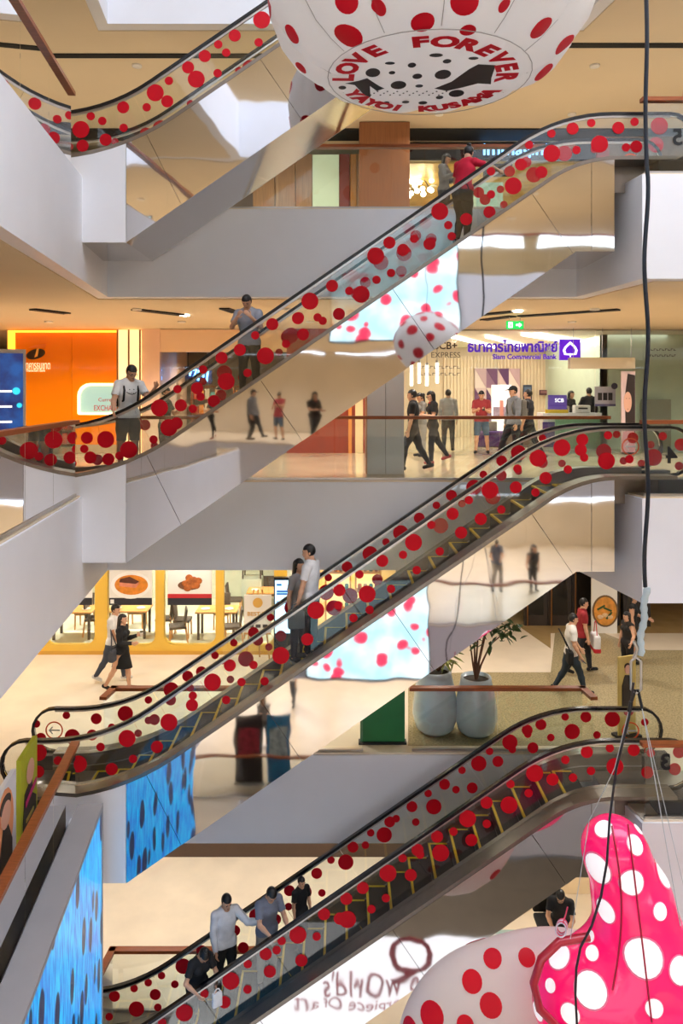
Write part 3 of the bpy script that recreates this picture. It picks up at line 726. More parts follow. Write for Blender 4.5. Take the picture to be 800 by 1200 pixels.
    if cap:
        C = Blob(); C.ell(hc+hu*.045-hf*.005, (.088, .104, .085), 'c', .02, RM); C.cone(hc+hu*.055+hf*.09-hs*.03, hc+hu*.045+hf*.15, .03, .05, 'c', .03, (hu, .22)); C.cone(hc+hu*.055+hf*.09+hs*.03, hc+hu*.045+hf*.15, .03, .05, 'c', .03, (hu, .22))
        v, q = C.make(.010, lambda P: -((P-hc)@hu-.035)); link(bpy.data.objects.new('cap', mesh_np('cap', v*sc, q, cloth(cap))), t)
    # eyes, brows, mouth
    em_ = mat('eye_dark', (26, 20, 20), .3); lip = mat('lips', (170, 92, 84), .5)
    for sg in (1, -1):
        MB().ball(tuple((hc+hf*.087+hu*.012+hs*.031*sg)*sc), (.011*sc, .009*sc, .006*sc), 8, 6).build('eye', em_, t)
        p = hc+hf*.093+hu*.034+hs*.031*sg; MB().bar((p-hs*.017)*sc, (p+hs*.017)*sc, .006*sc, .006*sc).build('eyebrow', em_, t)
    MB().ball(tuple((hc+hf*.092-hu*.052)*sc), (.022*sc, .008*sc, .006*sc), 10, 6).build('mouth', lip, t)
    if glasses:
        g = MB()
        for sg in (1, -1):
            c = hc+hf*.103+hu*.012+hs*.033*sg; pts = [tuple((c+hs*.024*math.cos(2*math.pi*k/12)+hu*.017*math.sin(2*math.pi*k/12))*sc) for k in range(13)]; g.tube(pts, .003*sc, 5)
            g.tube([tuple((c+hs*.024*sg)*sc), tuple((hc+hs*.085*sg+hu*.012)*sc)], .003*sc, 5)
        g.build('glasses', em_, t)
    t['_h'] = 0; del t['_h']
    info = {s: tuple(np.array(hands[s][0])*sc) for s in hands}
    info['K'] = {s: tuple(np.array(hands[s][1]+hands[s][2]*.04)*sc) for s in hands}
    info.update(chest=chest*sc, up=up, fc=fc, side=side, pel=pel*sc, sc=sc, waist=waist*sc)
    R = Matrix.Rotation(yaw, 3, 'Z')
    info['world'] = lambda v: Vector(loc)+R @ Vector(tuple(v))
    return t, info

def rounded_box(name, dims, m, r=.03, seg=3):
    bm = bmesh.new(); bmesh.ops.create_cube(bm, size=1); bmesh.ops.scale(bm, vec=dims, verts=bm.verts)
    bmesh.ops.bevel(bm, geom=list(bm.edges), offset=r, segments=seg, profile=.6, affect='EDGES')
    me = bpy.data.meshes.new(name); bm.to_mesh(me); bm.free(); me.polygons.foreach_set('use_smooth', [True]*len(me.polygons)); me.materials.append(m); return me

def backpack(label, info, yaw, col=(22, 22, 26)):
    m = cloth(col); p = info['chest']-info['fc']*.185-info['up']*.06
    t = thing('backpack', label, 'backpack', info['world'](p), yaw)
    link(bpy.data.objects.new('bag_body', rounded_box('bag_body', (.29, .15, .42), m, .05)), t)
    o = link(bpy.data.objects.new('front_pocket', rounded_box('front_pocket', (.22, .06, .19), m, .025)), t, (0, .09, -.08))
    for sg in (1, -1):
        pts = [(.09*sg, -.06, .17), (.105*sg, -.16, .225), (.11*sg, -.255, .19), (.115*sg, -.315, .06), (.12*sg, -.28, -.10), (.12*sg, -.10, -.16)]
        MB().tube(pts, .018, 6).build('shoulder_strap', m, t)
    MB().tube([(-.04, -.02, .20), (-.03, -.02, .24), (.03, -.02, .24), (.04, -.02, .20)], .008, 5).build('grab_handle', m, t)
    return t

def held_bag(label, p, yaw, dims, col, name='handbag', strap=.25, cat='bag', strap_pts=None, col2=None):
    m = cloth(col); t = thing(name, label, cat, p, yaw)
    link(bpy.data.objects.new('bag_body', rounded_box('bag_body', dims, m, min(dims)*.3)), t, (0, 0, -dims[2]/2))
    if col2: link(bpy.data.objects.new('bag_base', rounded_box('bag_base', (dims[0]*1.02, dims[1]*1.05, dims[2]*.3), cloth(col2), min(dims)*.25)), t, (0, 0, -dims[2]*.85))
    if strap_pts: MB().tube(strap_pts, .014, 6).build('strap', cloth(col2 or col), t)
    else: MB().tube([(-dims[0]*.35, 0, -.01), (-dims[0]*.2, 0, strap*.8), (0, 0, strap), (dims[0]*.2, 0, strap*.8), (dims[0]*.35, 0, -.01)], .010, 6).build('strap', cloth(col2 or col), t)
    return t

def phone(label, p, yaw, tilt=-.9):
    t = thing('mobile_phone', label, 'phone', p, yaw); t.rotation_euler = (tilt, 0, yaw)
    link(bpy.data.objects.new('phone_body', rounded_box('phone_body', (.072, .011, .145), M_blackmatte, .004, 2)), t)
    MB().box(-.032, .032, .0056, .0066, -.066, .066).build('phone_screen', mat('phone_screen', (120, 150, 190), .2, emit=(150, 180, 220), estr=.6), t)
    return t

# ------------------------------------------------------------------ people
YE = 12.75
def onesc(px, lv, y): x = WX(px, y); return (x, y, LV[lv]+step_at(x))
def step_at(x):
    j = math.floor((x+4.25)/.36)
    if j < 0: return .012
    return step_z(-4.25+(j+.5)*.36)+.012
R45 = math.radians

# escalator rising from the bank floor
p, i = person('man in white T-shirt with glasses and a black backpack at the escalator foot', (-3.50, 12.45, step_at(-3.50)), R45(35), 1.74, (226, 226, 224), (58, 62, 66), (30, 30, 32),
              lean=8, headp=28, heady=-6, armR=((.15, .35, -1), (.75, .25, -.45)), armL=((.55, .35, -.8), (.75, .15, .75)), bottom='shorts', glasses=True)
backpack('black backpack on the back of the man in the white T-shirt', i, R45(35))
def smile(info, par):
    m = M_blackmatte; mb = MB(); c = info['chest']+info['fc']*.128+info['up']*.01; s_ = info['side']; u = info['up']
    for sg in (1, -1): mb.ball(tuple(c+s_*.035*sg+u*.05), (.009, .006, .009), 8, 6)
    pts = [tuple(c+s_*x-u*(.03-.55*abs(x)**1.5*3.0)+info['fc']*(.012-abs(x)*.12)) for x in np.linspace(-.085, .085, 9)]; mb.tube(pts, .005, 5)
    for x in np.linspace(-.05, .05, 5): mb.tube([tuple(c+s_*x-u*.022+info['fc']*.008), tuple(c+s_*(x+.008)+u*.002+info['fc']*.008)], .0035, 4)
    mb.build('shirt_print', m, par)
smile(i, p)
person('person in dark olive shirt partly hidden behind the man with the backpack', (-3.72, 16.0, 0), R45(80), 1.68, (60, 62, 52), (30, 30, 34), headp=10, armL=((.4, .2, -.8), (.8, 0, .5)))
person('dark clothed person standing before the shop with blue neon sign', (-2.85, 17.6, 0), R45(-20), 1.70, (46, 40, 40), (26, 26, 30), armR=((.3, .2, -.9), (.8, -.2, .2)))
person('man in grey shirt leaning on the escalator rail with hands at his mouth', (-1.52, 12.55, step_at(-1.52)), R45(-8), 1.66, (160, 164, 176), (52, 50, 46), lean=10, headp=30,
       armR=((.45, .25, -.75), (.62, -.55, .75)), armL=((.45, .25, -.75), (.62, -.55, .75)), sleeve='short')
p, i = person('woman in bright red top with her arm stretched along the escalator rail', (1.98, 12.45, step_at(1.98)), R45(140), 1.70, (206, 22, 56), (22, 22, 26), lean=16, headp=8, heady=-10,
       armR=((.85, .45, .12), (.95, .2, .15)), armL=((.2, .3, -.8), (.7, -.2, -.2)), legL=((.35, .08, -1), (-.25, .05, -1)), legR=((-.08, .1, -1), (-.2, .05, -1)), female=True, hair='bun')
held_bag('black waist bag at the hip of the woman in the red top', (1.98, 12.22, step_at(1.98)+.86), R45(20), (.26, .10, .16), (34, 34, 38), 'waist_bag', .12)
p, i = person('woman in grey cardigan looking down at a phone before the glowing shop', (2.16, 16.0, 5), R45(60), 1.60, (120, 118, 120), (60, 58, 60), headp=28, armR=((.3, .1, -.9), (.9, -.2, .25)), armL=((.3, .1, -.9), (.9, -.2, .25)), female=True, hair='bob', sleeve='long')
phone('dark phone held by the woman in the grey cardigan', i['world'](Vector(i['K'][1])), R45(60))

# couple on the middle escalator
p, i = person('man in white shirt facing the long haired woman on the escalator', (-.50, 12.45, step_at(-.50)-5), R45(-110), 1.80, (228, 228, 230), (36, 38, 44), headp=12, heady=-20, armL=((.15, .25, -1), (.25, .1, -1)), armR=((.05, .2, -1), (.2, .1, -1)))
held_bag('grey speckled cloth bag hanging from the hand of the man in the white shirt', i['world'](Vector(i['K'][1])), R45(10), (.27, .11, .30), (104, 112, 120), 'cloth_bag', .10)
person('long haired woman in grey top facing the man in the white shirt', (-.74, 12.98, step_at(-.74)-5), R45(55), 1.70, (156, 152, 150), (40, 42, 50), headp=8, heady=0, armR=((.1, .45, -.9), (.45, .55, -.65)), armL=((.3, .2, -.9), (.8, -.2, .1)), female=True, hair='long')

# riders of the lowest escalator
p, i = person('woman in black with a hair bun looking down on the lowest escalator', (-2.36, 12.42, step_at(-2.36)-10), R45(38), 1.66, (24, 24, 27), (18, 18, 20), lean=16, headp=42, armR=((.2, .55, -.85), (.9, -.35, -.05)), armL=((.35, .3, -.8), (.85, -.45, .05)), female=True, hair='bun')
held_bag('white carrier bag held by the woman in black', i['world'](Vector(i['K'][1]))+Vector((.02, 0, 0)), R45(30), (.16, .06, .22), (226, 228, 232), 'carrier_bag', .06)
person('man in white long sleeved shirt holding the far rail of the lowest escalator', (-1.98, 12.95, step_at(-1.98)-10), R45(28), 1.76, (220, 222, 228), (20, 20, 22), headp=24, heady=-4, armL=((.55, .55, -.6), (.62, .75, .10)), armR=((.1, .15, -1), (.35, -.05, -1)), sleeve='long')
p, i = person('man in grey patterned shirt reading his phone on the lowest escalator', (-1.24, 12.62, step_at(-1.24)-10), R45(32), 1.70, (112, 118, 134), (150, 142, 130), lean=9, headp=36, armR=((.35, .15, -.85), (.9, -.25, -.05)), armL=((.4, .2, -.85), (.9, -.2, .0)), sleeve='short')
phone('small phone in the hands of the man in the grey patterned shirt', i['world'](Vector(i['K'][1])), R45(32))
person('child in black, highest rider on the lowest escalator', (-.70, 13.05, step_at(-.70)-10), R45(40), 1.24, (22, 22, 24), (26, 26, 30), headp=10)

# walkers by the restaurant windows
WALK = (((.42, .05, -1), (.12, .03, -1)), ((-.30, .05, -1), (-.62, .03, -1)))
WALK2 = (((-.22, .05, -1), (-.60, .03, -1)), ((.45, .05, -1), (.25, .03, -1)))
person('man in white T-shirt walking behind the woman in a black skirt', (WX(132, 17.4), 17.4, -5), R45(82), 1.76, (226, 224, 220), (66, 72, 84), (210, 206, 200), lean=4, headp=6, legL=WALK[0], legR=WALK[1], armL=((-.3, .15, -1), (.1, .05, -1)), armR=((.3, .15, -1), (.6, .05, -.8)))
p, i = person('long haired woman in black jacket and black skirt walking with a coffee cup', (WX(143, 16.8), 16.8, -5), R45(80), 1.68, (22, 22, 25), (16, 16, 18), (20, 20, 22), headp=4, legL=((.20, .05, -1), (.08, .03, -1)), legR=((-.34, .05, -1), (-.55, .03, -1)), armR=((.2, .12, -1), (.95, -.1, .05)), armL=((.1, .1, -1), (.9, 0, .3)), female=True, hair='long', sleeve='long', bottom='skirt')
held_bag('dark grey shoulder bag of the woman in the black skirt', i['world']((-.16, .10, .98)), R45(80), (.36, .12, .24), (70, 72, 80), 'shoulder_bag', strap_pts=[(-.14, 0, -.02), (-.02, .06, .25), (.02, .10, .42), (.06, .06, .25), (.14, 0, -.02)])
c = thing('coffee_cup', 'white paper coffee cup in the hand of the woman in the black skirt', 'cup', i['world'](Vector(i['K'][1])))
MB().lathe([(.028, -.05), (.038, .05), (.038, .052)], 14).build('cup_body', mat('paper_white', (238, 236, 230), .6), c); MB().lathe([(.041, .05), (.041, .062), (.03, .07)], 14).build('lid', M_blackmatte, c)
p, i = person('man in white T-shirt walking with a black messenger bag past the planters', (WX(668, 16.7), 16.7, -5), R45(86), 1.76, (232, 230, 226), (38, 52, 66), (22, 22, 24), lean=3, headp=8, legL=WALK2[0], legR=WALK2[1], armR=((.05, .12, -1), (.5, .05, -.9)), armL=((.3, .12, -1), (.6, 0, -.8)))
held_bag('black messenger bag on the man walking past the planters', i['world']((-.20, .06, 1.02)), R45(86), (.34, .12, .28), (20, 20, 22), 'messenger_bag', strap_pts=[(-.12, 0, -.02), (-.06, .12, .25), (.06, .22, .44), (.10, .12, .25), (.13, 0, -.02)])
phone('phone in the hand of the man walking past the planters', i['world'](Vector(i['K'][-1])), R45(86))
p, i = person('person in dark red shirt walking beside the man with the messenger bag', (WX(681, 17.9), 17.9, -5), R45(84), 1.76, (150, 34, 42), (40, 40, 46), lean=3, headp=4, legL=WALK[0], legR=WALK[1])
held_bag('white tote bag with red base carried by the person in the dark red shirt', i['world']((-.10, -.30, .98)), R45(84), (.44, .16, .40), (222, 220, 222), 'tote_bag', .30, col2=(196, 30, 42))
person('long haired woman in black standing by the food poster', (WX(741, 18.6), 18.6, -5), R45(60), 1.66, (18, 18, 20), (16, 16, 18), female=True, hair='long', sleeve='none', bottom='skirt', armL=((.3, .2, -.9), (.8, 0, -.2)))
person('smaller woman in black and beige before the food poster', (WX(735, 17.6), 17.6, -5), R45(-70), 1.50, (40, 36, 34), (24, 24, 26), female=True, hair='bob', sleeve='none', headp=12, armL=((.2, .5, -.8), (.5, .3, -.4)))

# people on the bank floor
person('person in black walking, half hidden by the white column', (WX(484, 15.6), 15.6, 0), R45(-100), 1.66, (24, 24, 27), (28, 30, 36), legL=WALK[0], legR=WALK[1], headp=8)
p, i = person('woman in black T-shirt and red scarf walking while using her phone', (WX(507, 17.0), 17.0, 0), R45(-78), 1.62, (24, 24, 28), (26, 28, 34), (150, 60, 60), headp=24, legL=((.18, .05, -1), (.02, .03, -1)), legR=((-.42, .05, -1), (-.72, .03, -1)), armL=((.2, .1, -1), (.9, -.1, .1)), armR=((.2, .1, -1), (.9, -.1, .1)), female=True, hair='bob', glasses=True)
phone('phone in the hands of the woman with the red scarf', i['world'](Vector(i['K'][1])), R45(-78))
sc_ = MB().tube([tuple(i['chest']+i['up']*.15+np.array([.075*math.cos(a), .075*math.sin(a), .012*math.sin(3*a)])) for a in np.linspace(0, 2*math.pi, 16)], .022, 7).build('scarf', cloth((186, 32, 40)), p)
p, i = person('man in maroon polo shirt and blue shorts checking his phone outside the bank', (WX(564, 20.0), 20.0, 0), R45(-12), 1.64, (158, 52, 58), (66, 92, 116), headp=26, armL=((.3, .15, -.9), (.85, -.4, .25)), armR=((.3, .15, -.9), (.85, -.4, .25)), bottom='shorts', legL=((.05, .12, -1), (0, .08, -1)), legR=((.15, .10, -1), (-.05, .06, -1)))
phone('phone held by the man in the maroon polo shirt', i['world'](Vector(i['K'][1])), R45(-12))
p, i = person('man in black cap and grey shirt walking with a grey backpack', (WX(602, 17.35), 17.35, 0), R45(-72), 1.72, (122, 126, 134), (30, 32, 40), headp=6, legL=((.05, .05, -1), (-.15, .03, -1)), legR=((.52, .05, -1), (.35, .03, -1)), cap=(22, 22, 26), sleeve='long')
backpack('grey backpack on the man in the black cap', i, R45(-72), (108, 106, 100))
person('dark clothed person walking beside the man in the cap', (WX(619, 18.0), 18.0, 0), R45(-120), 1.68, (34, 34, 40), (30, 32, 38), legL=WALK[0], legR=WALK[1])
person('person with tied hair in grey top behind the woman with the scarf', (WX(494, 19.0), 19.0, 0), R45(-70), 1.58, (128, 126, 122), (150, 146, 140), headp=26, armL=((.25, .1, -.9), (.9, -.2, .2)), female=True, hair='pony')
person('person in pale jacket standing inside the bank entrance', (WX(525, 20.9), 20.9, 0), R45(170), 1.66, (196, 192, 190), (90, 88, 92), sleeve='long')
person('bank clerk with long hair and black suit at the service counter', (WX(668, 22.9), 22.9, 0), R45(40), 1.64, (26, 26, 32), (26, 26, 32), headp=14, female=True, hair='long', sleeve='long', armR=((.4, .1, -.8), (.9, -.1, .0)))
person('bank clerk with short hair and black suit at the service counter', (WX(690, 22.3), 22.3, 0), R45(185), 1.72, (24, 26, 34), (26, 26, 32), sleeve='long', armL=((.3, .3, -.8), (.9, -.1, .0)))
# man leaning on the counter of the lowest floor
person('man in black T-shirt leaning forward over a counter behind the pink balloon', (WX(657, 15.3), 15.3, -10), R45(-18), 1.80, (28, 28, 31), (30, 30, 34), lean=20, headp=24, armR=((.55, .2, -.75), (.85, -.4, -.1)), armL=((.55, .2, -.75), (.85, -.4, -.1)))
# people on the near gallery (seen in the polished cladding)
def copy_tree(o, loc, rotz, label):
    r = o.copy(); COL.objects.link(r); r.location = loc; r.rotation_euler = (0, 0, rotz); r['label'] = label
    for ch in list(o.children):
        c2 = ch.copy(); COL.objects.link(c2); c2.parent = r
        for g in list(ch.children): d2 = g.copy(); COL.objects.link(d2); d2.parent = c2
    return r
PP = [o for o in bpy.data.objects if o.name.split('.')[0] == 'person' and o.parent is None]
def find(txt): return next(o for o in PP if txt in o['label'])
copy_tree(find('scarf walking'), (-.9, -1.2, 0), R45(150), 'woman in black seen only as a reflection in the bank floor escalator cladding')
copy_tree(find('black cap'), (-3.0, -1.6, 0), R45(110), 'man with cap seen only as a reflection near the foot of the bank floor escalator')
copy_tree(find('maroon polo'), (-2.1, -2.4, 0), R45(200), 'person in maroon seen only as a blurred reflection in the bank floor escalator')
copy_tree(find('grey cardigan'), (-2.6, -1.4, -10), R45(170), 'grey clad person reflected in the lower part of the middle escalator cladding')
copy_tree(find('messenger bag past'), (-1.7, -4.4, -10), R45(200), 'person in white reflected high in the middle escalator cladding')
copy_tree(find('white T-shirt walking behind'), (-5.6, .9, -10), R45(140), 'person in beige reflected at the end of the middle escalator cladding')
copy_tree(find('grey patterned'), (5.2, -1.8, -5), R45(190), 'man in patterned shirt reflected at the upper end of the middle escalator')
copy_tree(find('black and beige'), (6.3, -1.4, -5), R45(160), 'dark clad person reflected at the upper end of the middle escalator')
# ------------------------------------------------------------------ shop fronts
def R_(px0, px1, py0, py1, y): return WX(px0, y), WX(px1, y), WZ(py1, y), WZ(py0, y)
def panel(name, label, cat, px0, px1, py0, py1, y, m, th=.05, parent=None):
    x0, x1, z0, z1 = R_(px0, px1, py0, py1, y); c = ((x0+x1)/2, y, z0)
    mb = MB().box(x0-c[0], x1-c[0], 0, th, 0, z1-z0)
    if parent is None: o = mb.build(name, m, None, c); return tag(o, label, cat)
    return mb.build(name, m, parent, (c[0]-parent.location[0], c[1]-parent.location[1], c[2]-parent.location[2]))

# ---- bank floor, orange unit
YS = 20.5
ORANGE = mat('orange_gloss', (255, 138, 10), .12, var=.03, vscale=.6, coat=.4)
t = thing('orange_bank_front', 'glossy orange bank front with dark oval emblem and rounded exchange window', 'shop front', (WX(75, YS), YS, 0))
ox, oy = t.location[0], t.location[1]
def lp(px, py, y=YS): return (WX(px, y)-ox, y-oy, WZ(py, y))
for (a, b) in ((18, 84), (84.3, 141)): MB().box(WX(a, YS)-ox, WX(b, YS)-ox, 0, .12, 0, 3.32).build('orange_panel', ORANGE, t)
GLOW = mat('amber_light', (255, 196, 80), .5, emit=(255, 170, 50), estr=1.2)
MB().box(WX(10, YS)-ox, WX(16, YS)-ox, -.06, .12, 0, 3.30).build('light_strip', GLOW, t)
MB().box(WX(18, YS)-ox, WX(141, YS)-ox, -.10, -.05, 3.24, 3.30).build('light_cove', GLOW, t)
x0, x1, z0, z1 = R_(92, 152, 449, 486, YS)
o_ = rrect(x0-ox, x1-ox, z0, z1, (.06, .06, .06, .34)); i_ = rrect(x0-ox+.07, x1-ox-.05, z0+.06, z1-.07, (.04, .04, .04, .30))
fr = MB(); n = len(o_)
for k in range(n): fr.prism_xz([o_[k], o_[(k+1) % n], i_[(k+1) % n], i_[k]], -.10, -.02)
fr.build('window_frame', mat('cream_lit', (255, 232, 190), .4, emit=(255, 214, 150), estr=1.2), t)
pn = MB().prism_xz(i_, -.05, -.03).build('window_pane', mat('teal_pane', (150, 186, 180), .15, emit=(140, 178, 172), estr=.35), t)
RT = mat('red_lettering', (196, 44, 24), .5)
text_obj('lettering', 'Currency', RT, (lp(128, 468)[0], -.06, lp(128, 469)[2]), .13, pn, width=.55); text_obj('lettering', 'EXCHANGE', RT, (lp(128, 476)[0], -.06, lp(128, 478)[2]), .15, pn, width=.78)
# emblem: dark tilted oval with a light stem
em1 = MB(); cx, cz = lp(42, 415)[0], lp(42, 415)[2]
em1.prism_xz([(cx+.25*math.cos(a)*1-.02*math.sin(a), cz+.13*math.sin(a)+.06*math.cos(a)) for a in np.linspace(0, 2*math.pi, 28)[:-1]], -.03, 0).build('emblem_oval', mat('emblem_dark', (52, 34, 16), .4), t)
MB().prism_xz([(cx-.02, cz-.09), (cx+.06, cz-.06), (cx+.10, cz+.16), (cx+.04, cz+.14)], -.045, -.03).build('emblem_stem', mat('emblem_light', (255, 190, 90), .4), t)
MB().prism_xz([(cx-.20, cz+.17), (cx+.02, cz+.25), (cx+.30, cz+.27), (cx+.24, cz+.16), (cx-.02, cz+.17)], -.045, -.03).build('emblem_swoosh', mat('emblem_orange', (255, 140, 40), .4), t)
PALE = mat('pale_lettering', (255, 232, 196), .5, emit=(255, 220, 170), estr=.5)  # slight glow put into the lettering so it shows on the orange
text_obj('lettering', 'ธนาคารธนชาต', PALE, (cx, -.02, lp(43, 429)[2]), .17, t, width=.78)
text_obj('lettering', 'Thanachart Bank', PALE, (cx, -.02, lp(43, 434)[2]), .075, t, width=.52)
MB().box(-1.5, 1.55, -.02, .0, 0, .22).build('plinth', mat('beige_stone', (190, 166, 130), .4, var=.1), t)
c = thing('lit_glass_column', 'amber lit glass column at the end of the orange bank front', 'column', (WX(154, YS), YS, 0))
MB().box(-.28, .28, -.25, .1, 0, 3.30).build('light_core', mat('amber_core', (255, 232, 186), .3, emit=(255, 214, 150), estr=.6), c)
for x in (-.3, .0, .3): MB().box(x-.02, x+.02, -.28, -.25, 0, 3.30).build('mullion', mat('bronze', (160, 110, 60), .3, .8), c)
struct('wall_pilaster', MB().box(WX(167, YS), WX(188, YS), YS-.1, YS+3.5, 0, 3.34), mat('blush_wall', (246, 206, 180), .5, var=.03))
# ---- shop with blue neon sign
sx0, sx1 = WX(188, YS), WX(336, YS)
struct('wall_shop_back', MB().box(sx0-.5, sx1+.2, YS+5, YS+5.2, 0, 3.34), mat('taupe_wall', (160, 138, 122), .6, var=.06))
struct('wall_shop_side', MB().box(sx1, sx1+.2, YS, YS+5, 0, 3.34), MATS['taupe_wall'])
struct('ceiling', MB().box(sx0, sx1, YS+.2, YS+5, 3.0, 3.1), mat('grey_ceiling', (120, 112, 108), .7))
t = thing('shop_front_bulkhead', 'cream bulkhead over the open shop with the blue neon sign', 'shop front', ((sx0+sx1)/2, YS, 0)); hw = (sx1-sx0)/2
MB().box(-hw, hw, -.05, .15, 2.72, 3.32).build('bulkhead', mat('blush_cream', (250, 214, 178), .5), t)
for q in range(3): MB().box(-hw+q*hw*2/3+.02, -hw+(q+1)*hw*2/3-.02, .04, .055, 0, 2.72).build('glass_panel', M_glass, t)
t = thing('neon_sign', 'glowing blue neon sign hanging in the shop behind the escalator', 'sign', (WX(232, 22.5), 22.5, WZ(442, 22.5)))
NEON = mat('neon_blue', (120, 190, 255), .4, emit=(90, 170, 255), estr=6)
for q, pts in enumerate(([(-.25, 0, .05), (-.2, 0, .2), (-.05, 0, .22), (-.1, 0, .05), (-.2, 0, -.1)], [(.0, 0, -.1), (.02, 0, .2), (.18, 0, .24), (.15, 0, .0)], [(.25, 0, -.12), (.3, 0, .25)])): MB().tube(pts, .03, 6).build('neon_tube', NEON, t)
MB().box(-.4, .4, .05, .08, -.2, .32).build('sign_board', mat('navy_board', (30, 40, 70), .4), t)
MB().bar((-.3, .06, .3), (-.3, .06, 3.0-t.location[2]), .015, .015).build('hanger', M_dark, t); MB().bar((.3, .06, .3), (.3, .06, 3.0-t.location[2]), .015, .015).build('hanger', M_dark, t)
cols = [(214, 74, 40), (240, 150, 60), (226, 206, 180), (70, 150, 150), (150, 40, 60), (236, 120, 150)]
for q in range(5):
    x = sx0+.7+q*1.32; t = thing('shop_shelf', ['tall shelf of small packets furthest along beside the pilaster', 'tall shelf of small packets second from the pilaster', 'tall shelf of small packets in the middle of the neon shop', 'tall shelf of small packets second from the red wall', 'tall shelf of small packets next to the red wall'][q], 'shelf', (x, YS+3.4, 0), 0, 'shelves in the neon shop')
    for zz in (.05, .5, .95, 1.4, 1.8): MB().box(-.5, .5, -.2, .2, zz, zz+.03).build('shelf_board', M_wood, t)
    for sg in (-1, 1): MB().box(.5*sg-.02, .5*sg+.02, -.2, .2, 0, 1.85).build('side_panel', M_wood, t)
    for zz in (.08, .53, .98, 1.43):
        for g in range(5): MB().box(-.45+g*.18, -.31+g*.18, -.14, .08, zz, zz+.22+.1*((g*7+q) % 3)*.5).build('packet', mat('packet_%d' % ((g+q) % 6), cols[(g+q*2) % 6], .5), t)
for q, x in enumerate((sx0+1.2, sx0+3.4, sx0+5.5)): downlight(x, YS+1.9, 2.99, 'small downlight inside the shop with the blue neon sign', 'downlights in the neon shop', 130, (1, .80, .60))
# ---- red wall between shop and column
struct('wall_red', MB().box(WX(336, YS), WX(432, YS), YS-.1, YS+.1, 0, 3.34), mat('rosewood_wall', (150, 62, 44), .3, var=.12, vscale=2, stretch=(6, 6, 1)))
for (a, b, nm) in ((416, 425, 'cream'), (408, 412, 'amber')):
    o = MB().box(WX(a, YS), WX(b, YS), YS-.14, YS-.1, 0, 3.3).build('trim_2%d' % a, mat('strip_'+nm, (248, 222, 170) if nm == 'cream' else (230, 150, 70), .4)); o['kind'] = 'structure'
# white column at the floor edge
cy = 14.75; t = thing('white_column', 'square white column clad in panels at the bank floor edge', 'column', ((WX(430, 14.5)+WX(473, 14.5))/2, cy, 0)); hw = (WX(473, 14.5)-WX(430, 14.5))/2
for (a, b) in ((-hw, -.005), (.005, hw)): MB().box(a, b, -.3, .3, .06, 3.34).build('clad_panel', mat('pale_panel', (222, 226, 232), .2, var=.02), t)
MB().box(-hw-.005, hw+.005, -.31, .31, 0, .06).build('plinth', M_steel, t)
MB().box(-hw-.03, -hw, -.3, .3, .06, 3.34).build('side_panel', mat('rose_panel', (214, 160, 130), .2, var=.05), t)

# ---- purple bank
bx0, bx1 = WX(474, YS), WX(800, YS)+1.5
BW = mat('cream_slat', (240, 222, 192), .5, var=.04); BY = 28.0
struct('wall_bank_back', MB().box(bx0-3, bx1+3, BY+.1, BY+.3, 0, 3.34), mat('bank_wall', (232, 214, 184), .6, var=.03))
wallb = struct('wall_bank_slats', MB().box(WX(520, BY), WX(700, BY), BY+.05, BY+.1, 0, 3.0), BW)
for q in range(46):
    x = WX(520, BY)+q*(WX(700, BY)-WX(520, BY))/46; MB().box(x, x+.075, BY, BY+.05, 0, 3.0).build('slat', BW, wallb)
struct('wall_bank_side', MB().box(WX(704, 22), WX(704, 22)+.15, 21.9, BY, 0, 3.34), mat('mint_wall', (206, 220, 200), .3, var=.04))
struct('wall_bank_glass', MB().box(WX(704, 22), bx1+3, 21.9, 22.1, 0, 3.34), MATS['mint_wall'])
struct('ceiling', MB().box(bx0, bx1, YS+.1, BY, 3.30, 3.33), mat('bank_ceiling', (250, 240, 222), .6))
t = thing('bank_glass_front', 'frameless glass front of the bank with purple lettering and leaf emblem', 'shop front', (WX(590, YS), YS, 0)); ox = t.location[0]
for q in range(7):
    a, b = bx0+q*(bx1-bx0)/7, bx0+(q+1)*(bx1-bx0)/7
    if q == 2: continue
    MB().box(a-ox+.01, b-ox-.01, 0, .015, 0, 3.3).build('glass_panel', M_glass, t)
PUR = mat('purple_lettering', (74, 20, 160), .4, emit=(70, 20, 190), estr=.35)
text_obj('lettering', 'ธนาคารไทยพาณิชย์', PUR, (WX(600, YS)-ox, -.05, WZ(405.5, YS)), .34, t, width=WX(653, YS)-WX(548, YS), depth=.04, bold=.03)
text_obj('lettering', 'Siam Commercial Bank', PUR, (WX(614, YS)-ox, -.05, WZ(418, YS)), .14, t, width=WX(652, YS)-WX(577, YS), depth=.02, bold=.025)
lx, lz = WX(666.5, YS)-ox, WZ(410, YS)
MB().box(lx-.28, lx+.28, -.10, -.03, lz-.28, lz+.28).build('emblem_board', mat('emblem_purple', (84, 16, 180), .4, emit=(84, 16, 190), estr=.5), t)
WH = mat('white_print', (250, 248, 250), .5, emit=(250, 248, 250), estr=.6)
leaf = [(-.16, -.14), (-.20, -.02), (-.15, .08), (-.05, .18), (0, .22), (.05, .18), (.15, .08), (.20, -.02), (.16, -.14), (0, -.15)]; lin_ = [(x*.68, z*.68-.005) for x, z in leaf]
mb = MB()
for k in range(10): mb.prism_xz([(lx+leaf[k][0], lz+leaf[k][1]), (lx+leaf[(k+1) % 10][0], lz+leaf[(k+1) % 10][1]), (lx+lin_[(k+1) % 10][0], lz+lin_[(k+1) % 10][1]), (lx+lin_[k][0], lz+lin_[k][1])], -.12, -.10)
mb.box(lx-.012, lx+.012, -.12, -.10, lz-.2, lz-.1).build('emblem_leaf', WH, t)
GREYT = mat('dark_lettering', (70, 60, 58), .5)
